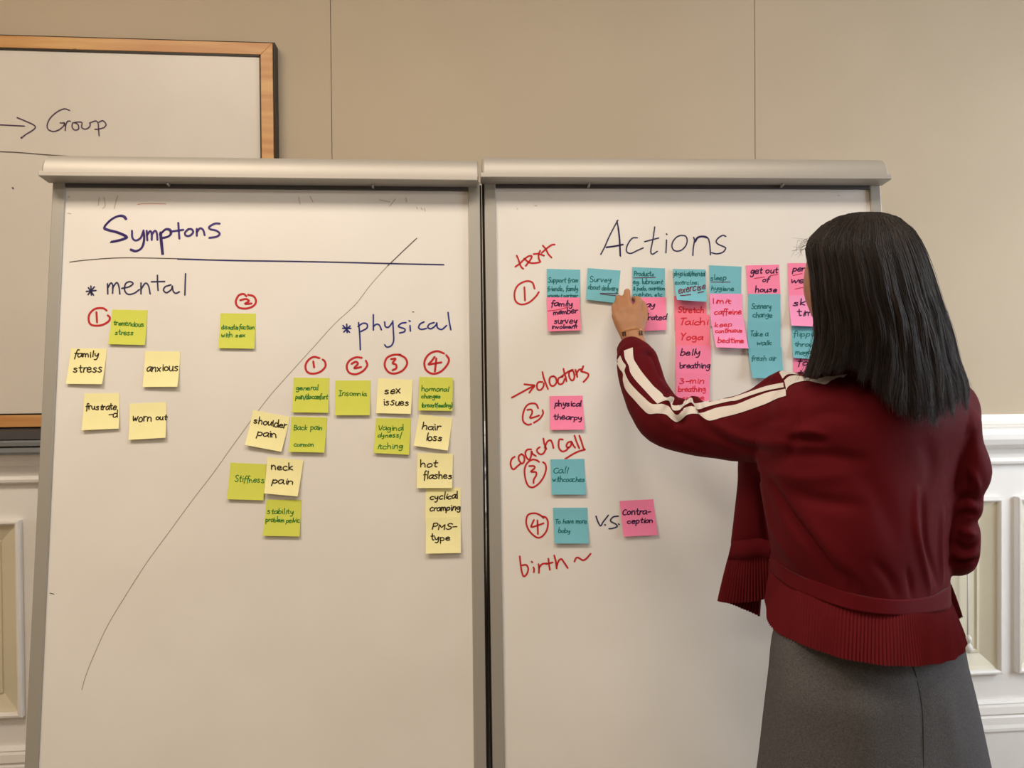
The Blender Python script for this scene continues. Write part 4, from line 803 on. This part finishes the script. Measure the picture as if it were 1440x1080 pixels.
strip_on('stripe', Q(*e4, (545, 222), (580, 190), (620, 180), (700, 185)), Q(*e4, (512, 165), (535, 150), (580, 152), (650, 165)), M['stripe'], jk)
strip_on('stripe', Q(*e4, (870, 260), (950, 278), (1010, 240), (1080, 212), (1120, 215)), Q(*e4, (880, 225), (960, 205), (1030, 200), (1090, 190), (1160, 180)), M['stripe'], jk)
# cuff, armhole seam
def seam(name, L_, parent, w=.9, tree=None, off=.0006, mt=None):
    V, Fs = [], []; P = [drape(tree or TJ, q.x, q.y, off) for q in smooth_line(L_, 6)]; P = [p for p in P if p]
    if len(P) > 1: tube(V, Fs, P, [w*.0009]*len(P), 6, 1, cap=False); return mesh(name, V, Fs, mt or M['seam'], parent)
M['seam'] = mat('dark_maroon_thread', lin((66, 14, 20)), .8)
# hem band and pleated hem
BB = [(1336, 851, 1.280), (1330, 857, 1.240), (1308, 861, 1.196), (1262, 865, 1.161), (1205, 859, 1.162), (1158, 845, 1.190), (1120, 830, 1.235), (1096, 814, 1.280), (1083, 800, 1.325)]
bt = catm([ptz(*p) for p in BT[:9]], 10, False); bb_ = catm([ptz(*p) for p in BB], 10, False)
def sheet(name, rows, mt, parent, th=.0016, smooth=True):
    V, Fs = [], []; n = len(rows[0]); m_ = len(rows)
    grid = [p for r in rows for p in r]
    F0 = [[j*n+i, j*n+i+1, (j+1)*n+i+1, (j+1)*n+i] for j in range(m_-1) for i in range(n-1)]
    N = normals(grid, F0); V = [p+N[i]*th/2 for i, p in enumerate(grid)]+[p-N[i]*th/2 for i, p in enumerate(grid)]; k = n*m_
    Fs = F0+[[k+a for a in f][::-1] for f in F0]
    for i in range(n-1): Fs += [[i+1, i, k+i, k+i+1], [(m_-1)*n+i, (m_-1)*n+i+1, k+(m_-1)*n+i+1, k+(m_-1)*n+i]]
    for j in range(m_-1): Fs += [[j*n, (j+1)*n, k+(j+1)*n, k+j*n], [(j+1)*n+n-1, j*n+n-1, k+j*n+n-1, k+(j+1)*n+n-1]]
    return mesh(name, V, Fs, mt, parent, smooth)
cen = pth(1215, 1.31, .36)
def outw(p, d):
    v = Vector((p.x-cen.x, p.y-cen.y, 0)); return p+v.normalized()*d
sheet('hem_band', [[outw(p.lerp(q, t), .0004+.0012*t) for p, q in zip(bt, bb_)] for t in (0, .12, .35, .65, .88, 1)], M['jacket'], jk, .0016)
def pleated(name, cols, pitch=.0053, amp=.0014, parent=None):
    T0 = catm([ptz(*a) for a, b in cols], 60, False); T1 = catm([ptz(*b) for a, b in cols], 60, False)
    L_ = [0]
    for i in range(1, len(T0)): L_.append(L_[-1]+((T0[i]+T1[i])/2-(T0[i-1]+T1[i-1])/2).length)
    n = int(L_[-1]/pitch)*2; A, Bv = [], []; j = 0
    for i in range(n+1):
        t = L_[-1]*i/n
        while j < len(L_)-2 and L_[j+1] < t: j += 1
        f = (t-L_[j])/max(1e-9, L_[j+1]-L_[j]); A.append(T0[j].lerp(T0[j+1], f)); Bv.append(T1[j].lerp(T1[j+1], f))
    rows = []
    for k in range(7):
        t = k/6; r = []
        for i in range(n+1):
            p = A[i].lerp(Bv[i], t); a_ = A[max(0, i-1)].lerp(Bv[max(0, i-1)], t); b_ = A[min(n, i+1)].lerp(Bv[min(n, i+1)], t)
            d = (b_-a_); nn = Vector((d.y, -d.x, 0))
            if nn.length > 0: nn.normalize()
            wob = .0012*math.sin(i*.31+t*2)*t
            r.append(p+nn*((amp*(.55+.6*t) if i % 2 else -amp*(.55+.6*t))+wob)+Vector((0, 0, -.0012 if (i % 2 and k == 6) else 0)))
        rows.append(r)
    return sheet(name, rows, M['pleat'], parent, .0008, False)
pleated('pleated_hem', [((1083, 794, 1.333), (1077, 843, 1.360)), ((1090, 808, 1.298), (1079, 864, 1.325)), ((1100, 818, 1.270), (1087, 884, 1.275)), ((1117, 828, 1.238), (1111, 898, 1.232)), ((1137, 837, 1.208), (1134, 908, 1.196)),
   ((1184, 855, 1.172), (1180, 924, 1.156)), ((1236, 864, 1.160), (1236, 934, 1.142)), ((1275, 864, 1.164), (1281, 936, 1.146)), ((1308, 860, 1.194), (1320, 932, 1.178)), ((1330, 855, 1.238), (1345, 924, 1.228)), ((1336, 850, 1.278), (1357, 911, 1.280)), ((1337, 845, 1.32), (1356, 898, 1.34)), ((1325, 836, 1.38), (1345, 886, 1.41)), ((1260, 824, 1.44), (1272, 868, 1.475)), ((1190, 808, 1.465), (1192, 852, 1.495))], parent=jk)
pleated('pleated_hem', [((1082, 784, 1.392), (1082, 838, 1.410)), ((1069, 782, 1.402), (1071, 843, 1.418)), ((1048, 784, 1.418), (1044, 847, 1.430)), ((1032, 785, 1.436), (1022, 847, 1.448)), ((1024, 785, 1.452), (1009.5, 845, 1.468)), ((1034, 785, 1.474), (1024, 848, 1.478)), ((1060, 786, 1.482), (1050, 858, 1.470)), ((1075, 790, 1.484), (1068.5, 867, 1.462))], parent=jk)
fl = [(1084, 762, 1.388), (1069, 757, 1.401), (1048, 759, 1.417), (1030, 761, 1.446)]; fl2 = [(1083, 786, 1.388), (1069, 783, 1.399), (1048, 785, 1.414), (1024, 786, 1.446)]
sheet('hem_band', [[p.lerp(q, t) for p, q in zip(catm([ptz(a, b, c-.001) for a, b, c in fl], 8, False), catm([ptz(a, b, c-.001) for a, b, c in fl2], 8, False))] for t in (0, .5, 1)], M['jacket'], jk, .003)
pleated('pleated_hem', [((1330, 822, 1.345), (1344, 870, 1.385)), ((1334, 822, 1.35), (1349, 869, 1.39)), ((1337, 822, 1.36), (1353, 866, 1.40)), ((1325, 822, 1.38), (1335, 860, 1.42))], parent=jk)
for L_ in ([(1098, 794), (1120, 807), (1140, 816), (1184, 831), (1236, 842), (1275, 844), (1308, 839), (1330, 827)],): seam('seam', L_, jk)
# collar hidden under the hair
V, Fs = [], []
cr = catm([pth(x, z, -.028) for x, z in R8], 3); cr2 = [p+Vector((0, 0, .03))-(p-HC).normalized()*0 for p in cr]
sheet('collar', [cr+[cr[0]], [p for p in cr2]+[cr2[0]]], M['jacket'], jk, .004)
# right cuff opening, left cuff edge
def ring_part(name, c, axis, r, w, th, mt, parent, n=36, flat=None):
    axis = axis.normalized(); t = axis.orthogonal().normalized(); s_ = axis.cross(t); V, Fs = [], []
    for k in range(n):
        a = 2*math.pi*k/n; d = t*math.cos(a)+s_*math.sin(a)
        if flat: d = d-flat[0]*d.dot(flat[0])*(1-flat[1])
        for (rr_, ww) in ((r, -w/2), (r+th, -w/2), (r+th, w/2), (r, w/2)): V.append(c+d*rr_+axis*ww)
    for k in range(n):
        for q in range(4): Fs.append([k*4+q, k*4+(q+1) % 4, ((k+1) % n)*4+(q+1) % 4, ((k+1) % n)*4+q])
    return mesh(name, V, Fs, mt, parent, True)
ax = (W0-ptz(900, 526, 1.536)).normalized()
bc = ptz(889, 471.5, 1.5895)
br = empty('bracelet', (0, 0, 0)); br.parent = per; br.location = bc-org(per)
ring_part('chain', bc, ax, .0238, .0011, .0011, M['gold'], br, flat=(Fv, .93))
TB = bvh(bV, bF)
for x, y in ((878, 469.5), (900.5, 469)):
    V, Fs = [], []
    for i in (-1, 1):
        for j in (-1, 0, 1):
            h = drape(TB, x+i*1.5+j*.3, y+j*1.9, .0012)
            if h: ball(V, Fs, h, .0019, .0015, .0017, n=8, m_=6)
    if V: mesh('bead', V, Fs, M['bead'], br, True)
# --- skirt
sk = [(.335, 1112, 1318, 1.300, .080), (.40, 1099, 1335, 1.300, .100), (.454, 1085.5, 1353, 1.300, .118), (.515, 1080, 1363, 1.300, .140), (.576, 1074, 1375, 1.302, .145), (.674, 1065, 1392, 1.304, .155), (.80, 1050, 1413, 1.306, .168), (.93, 1034, 1436, 1.308, .18), (.97, 1030, 1441, 1.308, .184)]
n = 96; V, Fs = [], []; rows = []
for h, xl, xr, z, b in sk:
    row = []
    for i in range(n):
        t = 2*math.pi*i/n; fold = 1+(.006+.02*max(0, h-.5))*math.sin(5*t+.7)+(.012*max(0, h-.45))*math.sin(11*t+1)
        sq = (abs(math.cos(t))**.9)*(1 if math.cos(t) > 0 else -1)
        row.append(pth((xl+xr)/2+(xr-xl)/2*sq*(1 if abs(math.cos(t)) > .97 else fold), z-b*math.sin(t)*fold, h))
    rows.append(row)
cols = [catm(list(c), 5, False) for c in zip(*rows)]; rows = [list(r) for r in zip(*cols)]
loft(V, Fs, rows, False)
TS = bvh(V, Fs)
def gro(v):
    return v
V = folds(V, Fs, [([(1283, 925), (1292, 965), (1298, 1010), (1299, 1078)], -.003, .006), ([(1215, 980), (1218, 1030), (1225, 1078)], .004, .02), ([(1330, 980), (1338, 1030), (1350, 1078)], .004, .018), ([(1110, 960), (1104, 1020), (1100, 1078)], .003, .02)])
sko = mesh('skirt', V, Fs, M['skirt'], per, True, label='grey wool A-line skirt')
so = sko.modifiers.new('thick', 'SOLIDIFY'); so.thickness = .0025; so.offset = -1
seam('seam', [(1281, 930), (1288, 950), (1295, 985), (1298, 1020), (1299, 1078)], sko, .8, bvh(V, Fs), .0003, mat('dark_grey_thread', (.03, .03, .03), .9))
# --- shoes
for s_ in (-1, 1):
    c = foot+sx_*.08*s_; V, Fs = [], []; rows = []
    for t, w, hgt in ((-.075, .022, .05), (-.065, .031, .062), (-.03, .035, .06), (.03, .040, .05), (.09, .046, .038), (.14, .042, .03), (.17, .028, .022), (.18, .012, .014)):
        rows.append([c+fy_*(t+.02)+sx_*w*math.cos(a)+Vector((0, 0, max(.002, hgt*.5+hgt*.5*math.sin(a)))) for a in [2*math.pi*k/16 for k in range(16)]])
    loft(V, Fs, rows); mesh('shoe', V, Fs, M['shoe'], per, True)

# --- hair: a soft inner volume and a few thousand strands hanging over it
HR = [(297.5, 1216, 1230, 1.268, .014, .014), (299.5, 1200, 1243, 1.268, .032, .036), (304, 1183, 1257, 1.267, .052, .060), (311, 1168, 1269, 1.266, .068, .082), (321, 1155, 1279, 1.264, .080, .100), (332, 1145, 1287, 1.262, .089, .114), (344, 1137, 1293, 1.260, .096, .122), (358, 1139, 1299, 1.258, .100, .104), (385, 1144, 1308, 1.254, .102, .070),
      (416, 1146, 1317, 1.250, .102, .052), (443, 1150, 1328, 1.247, .100, .050), (480, 1151, 1338, 1.243, .096, .045), (510, 1143, 1346, 1.238, .090, .05), (535, 1131, 1355, 1.230, .084, .05), (560, 1126, 1360, 1.218, .076, .05), (600, 1140, 1362, 1.205, .066, .05)]
def hair_pt(th, y, inset=0):
    for k in range(len(HR)-1):
        if HR[k+1][0] >= y or k == len(HR)-2: break
    a, b = HR[k], HR[k+1]; t = max(0, min(1, (y-a[0])/(b[0]-a[0])))
    g = lambda i: a[i]*(1-t)+b[i]*t
    xl, xr, z, bn, bf = g(1), g(2), g(3), g(4), g(5)
    hw = (xr-xl)/2-inset/z*F; c = (xl+xr)/2
    s_ = math.sin(th); bb = (bn if s_ > 0 else bf)-inset
    zz = z-bb*s_; ct = math.cos(th)
    if s_ < 0:                  # boxier at the brow so the hairline covers the forehead corners
        e_ = 1-.5*max(0, min(1, (362-y)/16)); ct = math.copysign(abs(ct)**e_, ct); zz = z+bb*abs(s_)**e_
    x = c-hw*ct
    return ptz(x, y, zz), x
BOT = [(1120, 528), (1150, 525), (1175, 519), (1192, 517), (1206, 524), (1222, 536), (1240, 556), (1262, 575), (1285, 592), (1303, 594), (1322, 585), (1342, 570), (1356, 558), (1370, 546)]
def bot(x):
    for (a, ya), (b, yb) in zip(BOT, BOT[1:]):
        if x <= b: return ya+(yb-ya)*max(0, (x-a)/(b-a))
    return BOT[-1][1]
V, Fs = [], []; NT = 64; NR = 34; rows = []
for j in range(NR+1):
    row = []
    for i in range(NT):
        th = -math.pi*.98+2*math.pi*i/NT
        _, x = hair_pt(th, 540); yb = bot(x)-16
        if math.sin(th) < -.05: yb = min(yb, 520)
        f = (j/NR)**1.25; y = 297.6+(yb-297.6)*f
        p, _ = hair_pt(th, y, .0035)
        clump = .0022*math.sin(th*17+2.2*math.sin(y*.02))+.0014*math.sin(th*37+y*.03)
        c0, _ = hair_pt(0, y); c1, _ = hair_pt(math.pi, y); cc = (c0+c1)/2
        p += (p-cc).normalized()*clump*min(1, f*3) if (p-cc).length > 1e-6 else Vector((0, 0, 0))
        row.append(p)
    rows.append(row)
loft(V, Fs, rows)
hr = mesh('hair', V, Fs, M['hair'], per, True, label='long dark brown hair falling past the shoulders')
random.seed(11)
def wave(th, y):               # locks that sway together
    low_ = max(0, (y-400)/160)
    return .030*low_*math.sin(y*.045+3.1*math.sin(th*5.3)+th*2)+.016*low_*math.sin(y*.08+4*math.sin(th*9.7))
def strands(name, count, rad, mt, wild=1.0, yr=(0, 1)):
    V, Fs = [], []
    for s_ in range(count):
        u = random.random(); th = -.35+(math.pi+.85)*u
        if random.random() < .22: th = random.uniform(-math.pi, math.pi)
        _, x = hair_pt(th, 540); yb = bot(x)+random.gauss(-5, 6)*wild+(6*math.sin(th*21)+4*math.sin(th*43+1))*(1 if x > 1200 else .35)
        if math.sin(th) < -.1: yb = min(yb, 525)
        if random.random() < .25: yb -= random.uniform(0, 60)
        y0 = 298+random.random()**1.6*70 if random.random() < .5 else 298+random.random()*10
        off = random.gauss(.0005, .0017); ph = random.random()*6.3; wf = random.uniform(.018, .03); cl = .0022*math.sin(th*17)
        amp = random.uniform(.2, 1.0)*wild; NS = 13; r0 = rad*random.uniform(.7, 1.2); lat = random.gauss(0, .02)
        if math.sin(th) < -.15 and y0 > 330: y0 = 300
        pts = []
        for k in range(NS+1):
            t = k/NS; y = y0+(yb-y0)*t; low_ = max(0, (y-430)/130)
            tt = th+lat*t+amp*.030*low_*math.sin(y*wf+ph)+.012*math.sin(y*.013+th*9)+wave(th, y)
            clump = .0022*math.sin(tt*17+2.2*math.sin(y*.02))+.0014*math.sin(tt*37+y*.03)
            p, _ = hair_pt(tt, y, -off-clump*min(1, t*3+.1)-.0006-low_*abs(random.gauss(0, .0009)))
            pts.append(p)
        if s_ % 9 == 0 and wild > .5: pts[-1] += sx_*random.uniform(-.006, .008)
        k0 = len(V); d = Vector((0, 0, 1))
        for k, p in enumerate(pts):
            dd = (pts[min(k+1, NS)]-pts[max(k-1, 0)]).normalized(); a = dd.cross(Fv)
            a = a.normalized() if a.length > 1e-5 else Rv; b = dd.cross(a); r = r0*(1-.75*(k/NS)**2)
            for q in range(3): an = 2.094*q; V.append(p+(a*math.cos(an)+b*math.sin(an))*r)
        for k in range(NS):
            for q in range(3): Fs.append([k0+k*3+q, k0+k*3+(q+1) % 3, k0+(k+1)*3+(q+1) % 3, k0+(k+1)*3+q])
    o = mesh(name, V, Fs, mt, hr, True); o['kind'] = 'stuff'; return o
strands('hair_strands', 9000, .00042, M['hair']); strands('hair_strands', 2600, .00036, M['hair2'], 1.3)
# loose wisps at the forehead, along the cheek and at the tips
def wisp(V, Fs, pts, r=.00035):
    P = [ptz(*p) for p in pts]; P = catm(P, 5, False); tube(V, Fs, P, [r*(1-.6*i/len(P)) for i in range(len(P))], 4, 1, cap=False)
V, Fs = [], []
for k in range(16):
    a = random.random()
    wisp(V, Fs, [(1150+10*a, 330-8*a, 1.27), (1137+4*a+random.uniform(-2, 2), 342-4*a, 1.29), (1127+random.uniform(-6, 8), 343+random.uniform(-8, 8), 1.30), (1117+random.uniform(-5, 14), 350+random.uniform(-16, 14), 1.305)], .0003)
for k in range(10):
    x = random.uniform(1140, 1185); y = 345-(x-1140)*.75
    wisp(V, Fs, [(x+14, y-6, 1.26), (x, y-5-random.random()*3, 1.27), (x-14, y+5-random.random()*7, 1.28), (x-20, y+20-random.random()*8, 1.285)], .00025)
for k in range(7):
    d = random.uniform(-3, 3)
    wisp(V, Fs, [(1147+d*.3, 430, 1.25), (1145+d, 465, 1.25), (1140+d*1.3, 492, 1.25), (1131+d*1.6, 518, 1.255), (1120+d*2, 543, 1.26)], .0003)
for k in range(60):
    x0 = random.uniform(1128, 1180); wisp(V, Fs, [(1150+(x0-1128)*.8, 470, 1.235), (1146+(x0-1128)*.8, 500, 1.235), (x0+3, 522, 1.232), (x0-random.uniform(0, 7), 527+random.uniform(-4, 4), 1.235)], .0005)
for k in range(26):
    y = random.uniform(380, 560); x = 1300+(y-360)*.30
    wisp(V, Fs, [(x-12, y-40, 1.24), (x+random.uniform(-3, 2), y, 1.235), (x+random.uniform(0, 7), y+28, 1.23)], .0003)
mesh('hair_wisps', V, Fs, M['hair'], hr)['kind'] = 'stuff'
